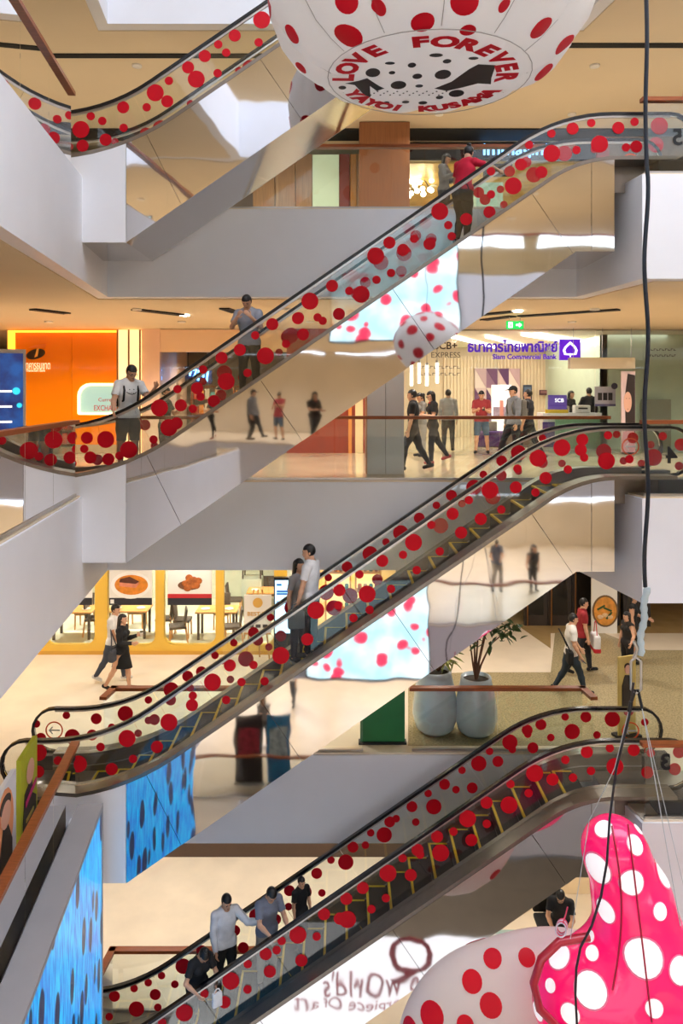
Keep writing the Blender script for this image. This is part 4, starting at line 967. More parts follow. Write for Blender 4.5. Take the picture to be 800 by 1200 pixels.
text_obj('lettering', 'SCB+', GREYT, (WX(522, YS)-ox, -.03, WZ(405, YS)), .20, t, bold=.02); text_obj('lettering', 'EXPRESS', GREYT, (WX(522, YS)-ox, -.03, WZ(416, YS)), .15, t)
def glyph_marks(px0, px1, py, n, par, y, m, hgt=.07):
    mb = MB(); random.seed(int(px0+py))
    for q in range(n):
        x = WX(px0+(px1-px0)*q/n, y)-par.location[0]; z = WZ(py, y)-par.location[2]; w_ = (WX(px1, y)-WX(px0, y))/n*.7
        mb.box(x, x+w_*.2, y-par.location[1]-.03, y-par.location[1]-.02, z, z+hgt); mb.box(x, x+w_, y-par.location[1]-.03, y-par.location[1]-.02, z+hgt*.8*(q % 2), z+hgt*.8*(q % 2)+.015)
    o = mb.build('small_print', m, par); o['kind'] = 'stuff'
glyph_marks(490, 540, 432, 11, t, YS, GREYT); glyph_marks(492, 540, 440, 10, t, YS, GREYT)
glyph_marks(762, 792, 411, 9, t, YS, GREYT, .05); glyph_marks(758, 792, 418, 12, t, YS, GREYT, .05)
# bank ceiling tubes, pendants
TUBE = mat('tube_light', (255, 250, 240), .4, emit=(255, 246, 230), estr=4)
for q, (a, b) in enumerate((((528, 400, 22.0), (580, 389, 27.0)), ((570, 401, 22.0), (614, 389, 26.5)), ((612, 401, 21.2), (684, 388, 25.5)), ((628, 400, 21.2), (697, 388, 25.0)))):
    xa, xb = WX(a[0], a[2]), WX(b[0], b[2]); t = thing('linear_ceiling_light', 'long white tube light on the bank ceiling, number %s from the hanging tubes' % ['one', 'two', 'three', 'four'][q], 'ceiling light', (xa, a[2], 3.24), 0, 'tube lights of the bank')
    MB().bar((0, 0, 0), (xb-xa, b[2]-a[2], 0), .09, .05).build('tube', TUBE, t)
    for ff in (.1, .9): MB().bar(((xb-xa)*ff, (b[2]-a[2])*ff, 0), ((xb-xa)*ff, (b[2]-a[2])*ff, .06), .02, .02).build('mount', M_steel, t)
for q, px in enumerate((482, 491, 500, 512)):
    t = thing('pendant_tube_lamp', ['vertical white tube pendant next to the column', 'vertical white tube pendant second from the column', 'vertical white tube pendant third from the column', 'vertical white tube pendant fourth from the column, lowest hung'][q], 'pendant lamp', (WX(px, 22.5), 22.5, WZ(452-3*(q % 2), 22.5)), 0, 'tube pendants in the bank')
    MB().tube([(0, 0, 0), (0, 0, .62)], .045, 10).build('tube', TUBE, t); MB().tube([(0, 0, .62), (0, 0, 3.3-t.location[2])], .008, 5).build('cord', M_dark, t); MB().tube([(0, 0, .60), (0, 0, .68)], .05, 10).build('cap', M_steel, t)
d = bpy.data.lights.new('bank_fill_lamp', 'AREA'); d.shape = 'RECTANGLE'; d.size = 8; d.size_y = 5; d.energy = 120; d.color = (1, .93, .84)  # added fill light under the bank ceiling, not a fixture of the room
o = bpy.data.objects.new('bank_fill_lamp', d); COL.objects.link(o); o.location = (WX(600, 24), 24.2, 3.29)
# bank furnishings
t = panel('facet_mural', 'purple and pink faceted mural panel on the slatted bank wall', 'wall panel', 556, 609, 432, 500, 27.90, mat('mural_mauve', (190, 160, 168), .5), .08); mo = t
random.seed(3); mw, mh = WX(609, 27.7)-WX(556, 27.7), WZ(432, 27.9)-WZ(500, 27.9)
fc_ = [(232, 214, 206), (196, 164, 172), (150, 110, 140), (110, 64, 110), (216, 190, 190), (90, 50, 100)]
for q in range(4):
    for r in range(3):
        xa, xb, za, zb = -mw/2+q*mw/4, -mw/2+(q+1)*mw/4, r*mh/3, (r+1)*mh/3
        for w3, tri in enumerate((((xa, za), (xb, za), (xa, zb)), ((xb, za), (xb, zb), (xa, zb)))): MB().prism_xz([(xc, zc) for xc, zc in tri], -.02-.02*w3, 0).build('facet', mat('facet_%d' % ((q*2+r*3+w3) % 6), fc_[(q*2+r*3+w3) % 6], .5), mo)
t = panel('advert_stand', 'white advertising stand in front of the faceted mural', 'sign', 576, 599, 451, 511, 25.5, mat('advert_white', (244, 240, 240), .5, emit=(244, 240, 240), estr=.4), .06)
MB().box(-.28, .28, -.012, 0, .62, .98).build('printed_photo', mat('advert_photo', (170, 150, 176), .5, var=.4, vscale=6), t); MB().box(-.06, .06, -.02, -.012, .62, 1.2).build('printed_figure', mat('advert_figure', (206, 140, 130), .5), t)
MB().box(-.36, .36, -.1, .15, -t.location[2], .0).build('stand_base', M_dark, t)
t = panel('wall_screen', 'bright display screen on the bank wall behind the clerks', 'screen', 655, 691, 441, 490, 27.6, M_dark, .06)
sw, sh = (WX(691, 27.6)-WX(655, 27.6)), WZ(441, 27.6)-WZ(490, 27.6)
for q, cc in enumerate(((235, 226, 224), (205, 226, 240))): MB().box(-sw/2+.04+q*(sw/2-.04), -.02+q*(sw/2-.02), -.012, 0, .04, sh-.04).build('screen_face', mat('screen_%d' % q, cc, .3, emit=cc, estr=1.1), t)
for q in range(3): MB().box(-.3+q*.25, -.18+q*.25, -.02, -.012, .3, .34+.2*(q % 2)).build('screen_icon', mat('icon_%d' % q, [(240, 170, 170), (90, 130, 200), (220, 190, 120)][q], .5), t)
def wallthing(nm, lab, px0, px1, py0, py1, y, c1, c2):
    t = panel(nm, lab, 'sign', px0, px1, py0, py1, y, mat(nm+'_c', c1, .5), .05); w_, h_ = WX(px1, y)-WX(px0, y), WZ(py0, y)-WZ(py1, y)
    MB().box(-w_*.4, w_*.4, -.012, 0, h_*.35, h_*.85).build('printed_area', mat(nm+'_p', c2, .5), t); return t
wallthing('wall_notice', 'small dark blue notice on the slatted bank wall', 613, 623, 451, 468, 27.8, (46, 58, 84), (90, 110, 140))
wallthing('ticket_machine_sign', 'small dark plum sign plate above the bank waiting area', 632, 642, 457, 463, 27.8, (84, 44, 56), (150, 110, 110))
# service counter
cyy = 21.6; t = thing('service_counter', 'white service counter with mint glass front and purple panel', 'counter', (WX(672, cyy), cyy, 0))
MB().box(-.95, .70, -.3, .4, .95, 1.05).build('worktop', M_white, t); MB().box(-.93, .68, -.22, .35, 0, .95).build('counter_body', mat('counter_white', (232, 230, 222), .4), t)
MB().box(-.60, .66, -.27, -.25, .05, .9).build('glass_front', glass_mat('mint_glass', (.80, .95, .86)), t); MB().box(-.95, -.62, -.29, -.23, .1, .8).build('purple_panel', mat('counter_purple', (80, 60, 130), .4), t)
t = panel('counter_sign', 'purple promotional sign standing on the service counter', 'sign', 642, 664, 465, 482, cyy-.2, mat('sign_purple', (88, 66, 150), .4, emit=(88, 66, 150), estr=.3), .04); text_obj('lettering', 'SCB', WH, (.05, -.01, .26), .11, t, bold=.02)
MB().box(-.34, .30, -.005, .05, -.10, 0).build('sign_foot', mat('sign_yellow', (240, 206, 60), .5), t)
t.location[2] = 1.15
for nm, lab, px, dims, cc in (('label_printer', 'beige label printer on the service counter', 659, (.32, .26, .20), (206, 196, 176)), ('desk_printer', 'white desk printer with dark slot on the service counter', 681, (.44, .28, .22), (226, 222, 216))):
    t = thing(nm, lab, 'printer', (WX(px, cyy), cyy, 1.05)); link(bpy.data.objects.new('printer_body', rounded_box('printer_body', dims, mat(nm+'_c', cc, .5), .03)), t, (0, 0, dims[2]/2)); MB().box(-dims[0]*.3, dims[0]*.3, -dims[1]/2-.006, -dims[1]/2+.01, dims[2]*.5, dims[2]*.68).build('paper_slot', M_blackmatte, t); MB().box(-.05, .05, -dims[1]/2-.05, -dims[1]/2, .05, .06).build('paper', M_white, t)
# waiting seats
for q, (px, cc, lab) in enumerate(((574, (86, 54, 116), 'purple upholstered bench block in the bank'), (606, (120, 108, 100), 'taupe upholstered bench block in the bank'))):
    y = 23.0; t = thing('bench_block', lab, 'bench', (WX(px, y), y, 0)); MB().box(-.42, .42, -.3, .3, .02, .36).build('bench_base', cloth(cc), t)
    link(bpy.data.objects.new('bench_cushion', rounded_box('bench_cushion', (.84, .6, .10), cloth((cc[0]+14, cc[1]+14, cc[2]+14)), .03)), t, (0, 0, .41)); link(bpy.data.objects.new('bench_back', rounded_box('bench_back', (.5, .12, .3), cloth((150, 140, 128)), .04)), t, (0, .22, .6))
t = panel('hanging_sign_beam', 'long pale sign beam hung from the ceiling near the bank entrance', 'sign', 668, 744, 419, 432, 20.1, mat('beam_cream', (224, 214, 190), .5), .22)
glyph_marks(678, 690, 424, 4, t, 20.2, mat('tan_print', (186, 150, 90), .5), .04); glyph_marks(704, 722, 424, 5, t, 20.2, MATS['tan_print'], .04); glyph_marks(704, 722, 428, 5, t, 20.2, MATS['tan_print'], .04)
for px in (672, 706, 740): MB().bar((WX(px, 20.2)-t.location[0], .14, .30), (WX(px, 20.2)-t.location[0], .14, 3.34-t.location[2]), .012, .012).build('hanger_rod', M_steel, t)
t = panel('rate_board', 'grey rate board with three dark pictures and round badge on the glass', 'sign', 697, 721, 453, 476, 20.4, mat('board_grey', (142, 142, 150), .4), .04)
for q in range(3): MB().box(-.2+q*.14, -.09+q*.14, -.01, 0, .16, .36).build('picture', M_blackmatte, t)
MB().box(-.275, .275, -.01, 0, 0, .06).build('base_band', mat('band_blue', (60, 60, 96), .5), t); MB().prism_xz(circle(.24, .54, .085), -.02, 0).build('round_badge', mat('badge_dark', (44, 42, 60), .4), t)
t.location[2] = WZ(476, 20.4)
t = panel('portrait_poster', 'tall poster of a woman with long dark hair beside the bank glass', 'poster', 728, 744, 435, 530, 20.0, mat('poster_pink', (220, 196, 196), .5), .05)
pw, ph = WX(744, 20)-WX(728, 20), WZ(435, 20)-WZ(530, 20)
MB().prism_xz([(-pw*.2, ph*.25), (pw*.48, ph*.2), (pw*.48, ph*.95), (-pw*.05, ph*.97), (-pw*.25, ph*.7)], -.008, 0).build('printed_hair', mat('print_hair', (44, 32, 30), .5), t)
MB().prism_xz([(-.02+.105*math.cos(a), ph*.62+.27*math.sin(a)) for a in np.linspace(0, 6.2, 20)], -.014, -.008).build('printed_face', mat('print_face', (226, 176, 152), .5), t); MB().prism_xz([(-pw*.5, 0), (pw*.5, 0), (pw*.4, ph*.28), (-pw*.4, ph*.25)], -.016, -.008).build('printed_top', mat('print_top', (206, 150, 160), .5), t)
for q, (ex, ez, w_) in enumerate(((-.055, .66, .03), (.02, .66, .03), (-.02, .53, .035))): MB().box(ex-w_/2, ex+w_/2, -.018, -.014, ph*ez, ph*ez+.014).build('printed_feature', mat('print_feature', (110, 60, 58), .5), t)
MB().box(-.12, .12, -.1, .15, -t.location[2], 0).build('poster_foot', M_dark, t)
t = panel('grey_cabinet', 'grey green cabinet panel against the mint wall', 'cabinet', 756, 786, 468, 540, 21.5, mat('sage_panel', (150, 150, 134), .5, var=.05), .3); MB().box(.25, .27, -.03, 0, .8, 1.1).build('handle', M_steel, t)
# exit sign
t = thing('exit_sign', 'green illuminated exit sign with white arrow under the ceiling', 'sign', (WX(603, 17), 17.0, WZ(381, 17)))
GR = mat('exit_green', (22, 150, 70), .4, emit=(16, 150, 62), estr=1.3); WE = mat('exit_white', (245, 255, 245), .4, emit=(240, 255, 240), estr=2)
MB().box(-.19, .19, -.03, .03, -.09, .09).build('sign_box', GR, t); MB().box(-.15, -.06, -.04, -.03, -.06, .06).build('door_symbol', WE, t); MB().prism_xz([(-.11, -.05), (-.09, -.05), (-.085, .0), (-.10, .04), (-.12, .02)], -.046, -.04).build('runner_symbol', GR, t); MB().prism_xz([(.02, -.018), (.09, -.018), (.09, -.05), (.15, 0), (.09, .05), (.09, .018), (.02, .018)], -.04, -.03).build('arrow_symbol', WE, t)
for x in (-.12, .12): MB().bar((x, 0, .09), (x, 0, 3.34-t.location[2]), .012, .012).build('hanger_rod', M_steel, t)
# dark linear diffusers in the ceilings
for q, (px, py, ln, rot) in enumerate(((59, 364, .9, 62), (186, 365, 1.3, 55), (270, 363, .8, 80), (573, 367, 1.3, -48), (664, 366, 2.2, -38), (583, 372, 1.0, -60))):
    Y = 1.76*FPX/(HOR-py); t = thing('air_diffuser', 'black slot diffuser in the bank floor ceiling, %s one along' % ['first', 'second', 'third', 'fourth', 'sixth', 'fifth'][q], 'vent', (WX(px, Y), Y, 3.335), math.radians(rot), 'ceiling slot diffusers')
    MB().box(-ln/2, ln/2, -.10, .10, -.025, 0).build('slot', M_blackmatte, t)
    for yy in (-.10, .10): MB().box(-ln/2, ln/2, yy-.01, yy+.01, -.03, 0).build('slot_rim', M_dark, t)
    if q in (1, 3): MB().box(ln/2+.02, ln/2+.16, -.07, .07, -.03, 0).build('slot_lamp', M_led_white, t)
for q, (xa, xb, y) in enumerate(((-8, -1.0, 15.15), (1.5, 9, 14.7))):
    o = MB().box(xa, xb, y-.09, y+.09, 8.32, 8.345).build('trim_3%d' % q, M_blackmatte); o['kind'] = 'structure'

# ---- top floor seen (z = 5)
Y4 = 20.3
struct('trim_35', MB().box(-20, 20, 19.3, 20.15, 8.30, 8.345), M_blackmatte)
struct('wall_shops_top', MB().box(-20, WX(296, Y4), Y4, Y4+.2, 5, 8.05), mat('bronze_wall', (96, 82, 70), .4, var=.1))
W4 = mat('oak_panel', (176, 136, 96), .4, var=.18, vscale=3, stretch=(8, 8, .6))
t = thing('timber_shop_wall', 'row of oak wall panels with mint door and red stripe behind the top balustrade', 'shop front', (WX(390, Y4), Y4, 5)); ox = t.location[0]
for (a, b, m_n) in ((296, 322, 'oak'), (322, 346, 'oak'), (346, 366, 'oak'), (397, 410, 'red'), (410, 418, 'amber'), (418, 431, 'oak'), (431, 449, 'oak'), (449, 466, 'oak'), (466, 480, 'oak')):
    m0 = {'oak': W4, 'red': mat('red_stripe', (150, 66, 50), .4), 'amber': mat('amber_stripe', (206, 150, 80), .4)}[m_n]
    MB().box(WX(a, Y4)-ox+.01, WX(b, Y4)-ox-.01, 0, .12, 0, 3.0).build('wall_panel', m0, t)
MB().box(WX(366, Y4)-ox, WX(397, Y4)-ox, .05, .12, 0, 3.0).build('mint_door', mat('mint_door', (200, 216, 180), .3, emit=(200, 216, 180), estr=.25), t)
t = thing('oak_pilaster', 'broad oak pilaster beside the shop with glowing lettering', 'pillar', (WX(450, 18.8), 18.8, 5)); MB().box(WX(421, 18.8)-t.location[0], WX(480, 18.8)-t.location[0], 0, .5, .15, 3.32).build('pilaster_shaft', mat('walnut', (150, 98, 62), .4, var=.15, vscale=3, stretch=(8, 8, .5)), t); MB().box(WX(421, 18.8)-t.location[0]-.02, WX(480, 18.8)-t.location[0]+.02, -.02, .52, 0, .15).build('pilaster_base', M_dark, t)
gx0, gx1 = WX(480, Y4), WX(640, Y4)
GOLD = mat('gold_ceiling', (226, 190, 110), .35, .4, var=.25, vscale=2.5)
struct('wall_gold_back', MB().box(gx0-1, gx1+4, 25, 25.2, 5, 8.34), mat('champagne_wall', (236, 214, 170), .4, var=.08))
struct('ceiling', MB().box(gx0-1, gx1+4, Y4+.1, 25, 7.78, 7.84), GOLD)
struct('wall_gold_side', MB().box(gx0-.1, gx0, Y4, 25, 5, 8.0), MATS['champagne_wall'])
t = thing('lettered_glass_front', 'glass shop front with glowing pale blue lettering over the escalator top', 'shop front', (WX(560, Y4), Y4, 5)); ox = t.location[0]
MB().box(gx0-ox, gx1-ox+3.5, -.02, .1, 2.86, 3.3).build('header', M_blackmatte, t)
for q in range(3): MB().box(gx0-ox+q*1.23+.01, gx0-ox+(q+1)*1.23-.01, .02, .035, 0, 2.86).build('glass_panel', M_glass, t)
BL = mat('sign_ice', (190, 224, 255), .4, emit=(110, 185, 255), estr=1.6)
text_obj('lettering', 'immagini', BL, (WX(603, Y4)-ox, -.06, WZ(178, Y4)-5), .40, t, width=WX(641, Y4)-WX(566, Y4), depth=.03, bold=.008)
MB().box(WX(566, Y4)-ox, WX(600, Y4)-ox, -.01, .02, WZ(207, Y4)-5, WZ(192, Y4)-5).build('sign_plate', mat('plate_dark', (54, 54, 52), .4), t); text_obj('lettering', 'immagini', mat('plate_letters', (210, 214, 206), .5), (WX(583, Y4)-ox, -.02, WZ(199, Y4)-5), .13, t)
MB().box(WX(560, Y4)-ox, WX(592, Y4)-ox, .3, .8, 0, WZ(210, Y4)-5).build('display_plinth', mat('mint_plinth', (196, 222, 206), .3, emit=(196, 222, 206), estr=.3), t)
t = thing('globe_chandelier', 'cluster chandelier of white glowing globes in the golden shop', 'chandelier', (WX(492, 22), 22, WZ(216, 22)))
random.seed(5)
for q in range(20):
    p = (random.uniform(-.36, .36), random.uniform(-.2, .2), random.uniform(-.32, .32)); MB().ball(p, .075, 10, 6).build('globe', mat('globe_glow', (255, 248, 236), .4, emit=(255, 244, 226), estr=5), t); MB().bar((0, 0, .35), p, .01, .01).build('arm', M_dark, t)
MB().bar((0, 0, .3), (0, 0, 7.78-t.location[2]), .02, .02).build('stem', M_dark, t)
for x in (gx0+.9, gx0+2.6, gx1+1): downlight(x, 22.5, 7.77, 'small downlight in the golden shop ceiling', 'downlights in the golden shop', 120, (1, .84, .6))
for q in range(4):
    x = gx1-1.1+q*.75; t = thing('fashion_rack', ['dark garment rack first from the lettered plinth', 'dark garment rack second from the lettered plinth', 'dark garment rack third from the lettered plinth', 'dark garment rack fourth from the lettered plinth'][q], 'rack', (x, 22.8, 5), 0, 'garment racks of the golden shop')
    for sg in (-1, 1): MB().tube([(.28*sg, 0, 0), (.28*sg, 0, 1.55)], .018, 6).build('upright', M_dark, t)
    MB().tube([(-.28, 0, 1.55), (.28, 0, 1.55)], .018, 6).build('rail', M_dark, t)
    for g in range(6): MB().box(-.24+g*.085, -.19+g*.085, -.2, .2, .55+.1*(g % 3), 1.5).build('garment', cloth([(50, 46, 44), (150, 120, 90), (200, 190, 176), (90, 60, 56)][(g+q) % 4]), t)
struct('wall_stone', MB().box(WX(706, 19.5), 20, 19.5, 19.7, 5, 8.2), mat('brown_stone', (120, 96, 70), .5, var=.25, vscale=3))
t = panel('menu_banner', 'narrow red menu banner standing by the topmost escalator landing', 'banner', 697, 716, 108, 196, 14.2, mat('menu_red', (150, 40, 36), .5, var=.3, vscale=2), .03); t.rotation_euler[2] = .45
for q, (zz, cc) in enumerate(((.25, (220, 200, 170)), (.48, (210, 120, 60)), (.72, (230, 210, 190)), (.95, (190, 60, 40)))): MB().prism_xz(circle(0, zz, .09, 14), -.008, 0).build('dish_print', mat('dish_%d' % q, cc, .5, var=.3, vscale=9), t)
t.location[2] = 5.0; MB().box(-.18, .18, -.1, .14, -.02, .02).build('banner_base', M_dark, t)
# ------------------------------------------------------------------ restaurant floor (z = -5)
Y2 = 19.2; GOLDW = mat('yellow_wall', (236, 190, 74), .35, var=.04, vscale=1.5)
t = thing('restaurant_front', 'golden yellow restaurant front with tall rounded windows', 'shop front', (WX(200, Y2), Y2, -5)); ox = t.location[0]
wins = [(52, 111), (126, 182), (192, 252.5), (262, 321)]
zb = WZ(756, Y2)+5; ztop = 3.1
edges = [-20.0]+[WX(v, Y2) for wv in wins for v in wv]+[WX(336, Y2)]
for q in range(0, len(edges), 2): MB().box(edges[q]-ox, edges[q+1]-ox, 0, .16, 0, 3.32).build('wall_pier', GOLDW, t)
for (a, b) in wins:
    xa, xb = WX(a, Y2)-ox, WX(b, Y2)-ox; r = .26
    MB().box(xa, xb, 0, .16, 0, zb).build('window_apron', GOLDW, t); MB().box(xa, xb, 0, .16, ztop, 3.32).build('window_head', GOLDW, t)
    mb = MB()
    for (cx, sg) in ((xa, 1), (xb, -1)):
        arc = [(cx+sg*r-sg*r*math.cos(math.pi/2*k/6), zb+r-r*math.sin(math.pi/2*k/6)) for k in range(7)]
        mb.prism_xz([(cx, zb)]+arc[::-1] if sg > 0 else [(cx, zb)]+arc[::-1], 0, .16)
    o = mb.build('rounded_corner', GOLDW, t)
    MB().box(xa, xb, .07, .085, zb, ztop).build('window_pane', M_glass, t)
MB().box(WX(0, Y2)-6-ox, WX(336, Y2)-ox, -.015, 0, 0, .09).build('skirting', mat('yellow_skirting', (214, 160, 60), .4), t)
struct('wall_restaurant', MB().box(-20, WX(440, Y2), Y2+5.2, Y2+5.4, -5, -1.66), mat('sage_interior', (214, 218, 200), .6, var=.06))
o = MB().box(-15, WX(430, Y2), Y2+.2, Y2+5.2, -4.995, -4.985).build('floor', mat('grey_green_floor', (214, 214, 196), .2, var=.12, vscale=1.5)); o['kind'] = 'structure'
for q, x in enumerate((-8.5, -6.0, -3.5, -1.5)): downlight(x, Y2+2.0, -1.67, 'small downlight over the restaurant tables', 'downlights of the restaurant', 300, (1, .9, .76))
def poster_food(px0, px1, kind, lab):
    y = Y2-.03; t = panel('food_poster', lab, 'poster', px0, px1, 630, 709, y, mat('poster_white', (240, 236, 228), .5), .02)
    w_ = WX(px1, y)-WX(px0, y); h_ = WZ(630, y)-WZ(709, y)
    MB().box(-w_/2, w_/2, -.006, 0, 0, .18).build('dark_strip', mat('strip_dark', (40, 40, 48), .5), t)
    if kind == 'salmon':
        MB().prism_xz(circle(.0, .50, .50, 28, .34), -.008, 0).build('plate_print', mat('plate_white', (250, 248, 244), .4), t)
        MB().prism_xz(circle(.02, .51, .42, 28, .25), -.014, -.006).build('curry_print', mat('curry', (226, 138, 40), .5, var=.2, vscale=8), t)
        MB().prism_xz([(-.28, .48), (.14, .44), (.22, .56), (-.02, .70), (-.26, .62)], -.024, -.012).build('salmon_print', mat('salmon', (226, 140, 110), .5, var=.15, vscale=9), t)
        MB().prism_xz([(-.28, .58), (.14, .54), (.22, .60), (-.02, .72), (-.26, .66)], -.03, -.02).build('skin_print', mat('salmon_skin', (96, 50, 34), .5, var=.3, vscale=9), t)
        MB().box(-w_/2+.03, -w_/2+.12, -.01, 0, .04, .14).build('code_box', mat('paper_white', (238, 236, 230), .6), t)
    elif kind == 'chicken':
        MB().box(-w_/2, w_/2, -.012, 0, .18, .28).build('red_strip', mat('strip_red', (196, 36, 44), .5), t)
        for q in range(9):
            a = q*2.4; MB().ball((.07*math.sqrt(q)*math.cos(a)+.03, -.012, .56+.055*math.sqrt(q)*math.sin(a)), (.10, .012, .085), 9, 6).build('chicken_print', mat('fried', (176, 96, 40), .6, var=.4, vscale=12), t)
        MB().prism_xz(circle(-.02, .50, .28, 20, .12), -.006, 0).build('board_print', mat('board_brown', (120, 78, 50), .5), t)
    elif kind == 'strip':
        pass
    return t
poster_food(128, 178, 'salmon', 'poster of salmon in orange curry hung in the restaurant window')
poster_food(196.5, 248, 'chicken', 'poster of fried chicken with red band hung in the restaurant window')
poster_food(62, 108, 'strip', 'half hidden white poster with dark band in the first restaurant window')
# dining sets
WD = mat('oak_furniture', (206, 150, 84), .4, var=.12, vscale=6, stretch=(1, 6, 6)); UP = mat('brown_upholstery', (74, 62, 54), .7, var=.1, vscale=12)
def dining_chair(label, loc, rz, group='chairs at the restaurant tables'):
    t = thing('dining_chair', label, 'chair', loc, rz, group)
    link(bpy.data.objects.new('seat', rounded_box('seat', (.44, .44, .07), UP, .02, 2)), t, (0, 0, .46))
    b = link(bpy.data.objects.new('backrest', rounded_box('backrest', (.42, .05, .42), UP, .02, 2)), t, (0, .21, .72)); b.rotation_euler = (-.12, 0, 0)
    for sx in (-1, 1):
        MB().bar((.20*sx, -.20, 0), (.19*sx, -.19, .44), .035, .035).build('leg', WD, t); MB().bar((.20*sx, .26, 0), (.19*sx, .19, .62), .035, .035).build('leg', WD, t)
    for sy in (-1, 1): MB().bar((-.19, .19*sy, .42), (.19, .19*sy, .42), .03, .04).build('rail', WD, t)
    return t
def dining_table(label, loc, wdt=1.1):
    t = thing('dining_table', label, 'table', loc, 0, 'restaurant tables'); MB().box(-wdt/2, wdt/2, -.36, .36, .71, .75).build('tabletop', WD, t)
    for sx in (-1, 1):
        for sy in (-1, 1): MB().bar(((wdt/2-.08)*sx, .28*sy, 0), ((wdt/2-.08)*sx, .28*sy, .71), .06, .06).build('leg', mat('dark_leg', (60, 48, 40), .5), t)
    return t
PLM = mat('porcelain', (244, 242, 238), .2)
def plate(label, loc): t = tag(MB().lathe([(.02, 0), (.08, .005), (.12, .02), (.115, .022), (.07, .01), (.02, .008)], 20).build('plate', PLM, None, loc), label, 'plate', 'plates on the restaurant tables'); return t
TBL = [('dining table in the first restaurant window', 'first', 88, 20.6), ('dining table behind the salmon poster', 'salmon poster', 152, 20.7), ('dining table behind the fried chicken poster', 'chicken poster', 255, 20.6), ('dining table behind the award easel', 'award easel', 312, 22.6)]
for q, (lab, wn, px, y) in enumerate(TBL):
    x = WX(px, y); dining_table(lab, (x, y, -4.985))
    dining_chair('brown padded dining chair facing along the table by the %s, one end' % wn, (x-.95, y, -4.985), math.pi/2); dining_chair('brown padded dining chair facing along the table by the %s, other end' % wn, (x+.95, y, -4.985), -math.pi/2)
    dining_chair('brown padded dining chair beyond the table by the %s' % wn, (x, y+.75, -4.985), 0)
    for sg in (-1, 1): plate('white plate on the table by the %s, %s side' % (wn, 'one' if sg < 0 else 'other'), (x+.32*sg, y-.05, -4.235))
dining_chair('brown padded dining chair seen from behind, between the two food posters', (WX(208, 20.0), 20.0, -4.985), math.radians(-75)); dining_chair('brown padded dining chair standing in the fourth window', (WX(273, 20.0), 20.0, -4.985), math.radians(-80))
t = thing('high_chair', 'dark wooden armchair with red seat at the back of the restaurant', 'chair', (WX(296, 23.2), 23.2, -4.0), 0)
MB().box(-.3, .3, -.3, .3, -.985, 0).build('platform', mat('platform_grey', (170, 176, 160), .5), t); MB().box(-.28, .28, -.26, .26, .40, .48).build('seat', mat('red_leather', (160, 70, 40), .4), t)
for sx in (-1, 1):
    for sy in (-1, 1): MB().bar((.27*sx, .25*sy, 0), (.25*sx, .24*sy, .75), .045, .045).build('leg', mat('dark_leg', (60, 48, 40), .5), t)
    MB().bar((.26*sx, -.26, .68), (.26*sx, .26, .68), .05, .04).build('armrest', MATS['dark_leg'], t)
MB().box(-.26, .26, .22, .27, .55, .85).build('backrest', MATS['dark_leg'], t)
# award easel
ye = 18.6; t = thing('award_easel', 'white award board on a wooden easel before the restaurant', 'sign', (WX(302, ye), ye, -5)); hw = (WX(318, ye)-WX(286, ye))/2; zb2, zt2 = WZ(741, ye)+5, WZ(697, ye)+5
MB().box(-hw, hw, -.02, .01, zb2, zt2).build('board', mat('board_white', (242, 238, 230), .5), t); MB().prism_xz(circle(.0, zt2-.19, .12, 20), -.03, -.02).build('seal_print', mat('gold_seal', (226, 176, 84), .4), t)
text_obj('lettering', 'BEST 20', mat('gold_letters', (216, 166, 90), .5), (0, -.025, zt2-.46), .10, t, width=.5, bold=.02)
for q in range(3): MB().box(-.22+q*.17, -.10+q*.17, -.026, -.02, zb2+.12, zb2+.2).build('small_print', GREYT, t)
for sx in (-1, 1): MB().bar((.30*sx, -.04, 0), (.10*sx, .04, zt2+.12), .035, .025).build('leg', WD, t)
MB().bar((0, .42, 0), (0, .05, zt2+.12), .03, .025).build('rear_leg', WD, t); MB().box(-.32, .32, -.07, .0, zb2-.03, zb2).build('ledge', WD, t)
# digital kiosk
yk = 18.4; t = thing('digital_kiosk', 'tall dark digital kiosk with lit blue white screen behind the couple', 'kiosk', (WX(334, yk), yk, -5)); hw = (WX(347, yk)-WX(321, yk))/2; zt3, zb3 = WZ(676, yk)+5, WZ(741, yk)+5
MB().box(-hw, hw, -.06, .06, 0, zt3).build('kiosk_body', M_dark, t); MB().box(-hw+.03, hw-.03, -.07, -.06, zb3, zt3-.07).build('screen', mat('kiosk_screen', (170, 214, 240), .2, emit=(150, 206, 240), estr=1.5), t)
for q, (z, w_, cc) in enumerate(((zt3-.2, .12, (30, 80, 150)), (zt3-.36, .34, (40, 90, 160)), (zt3-.42, .26, (60, 110, 170)), (zt3-.62, .4, (30, 100, 190)), (zt3-.95, .3, (250, 250, 250)))): MB().box(-.2, -.2+w_, -.075, -.07, z, z+.05).build('screen_text', mat('screen_text_%d' % q, cc, .4, emit=cc, estr=.5), t)
MB().box(-hw-.05, hw+.05, -.2, .2, 0, .04).build('kiosk_base', M_dark, t)
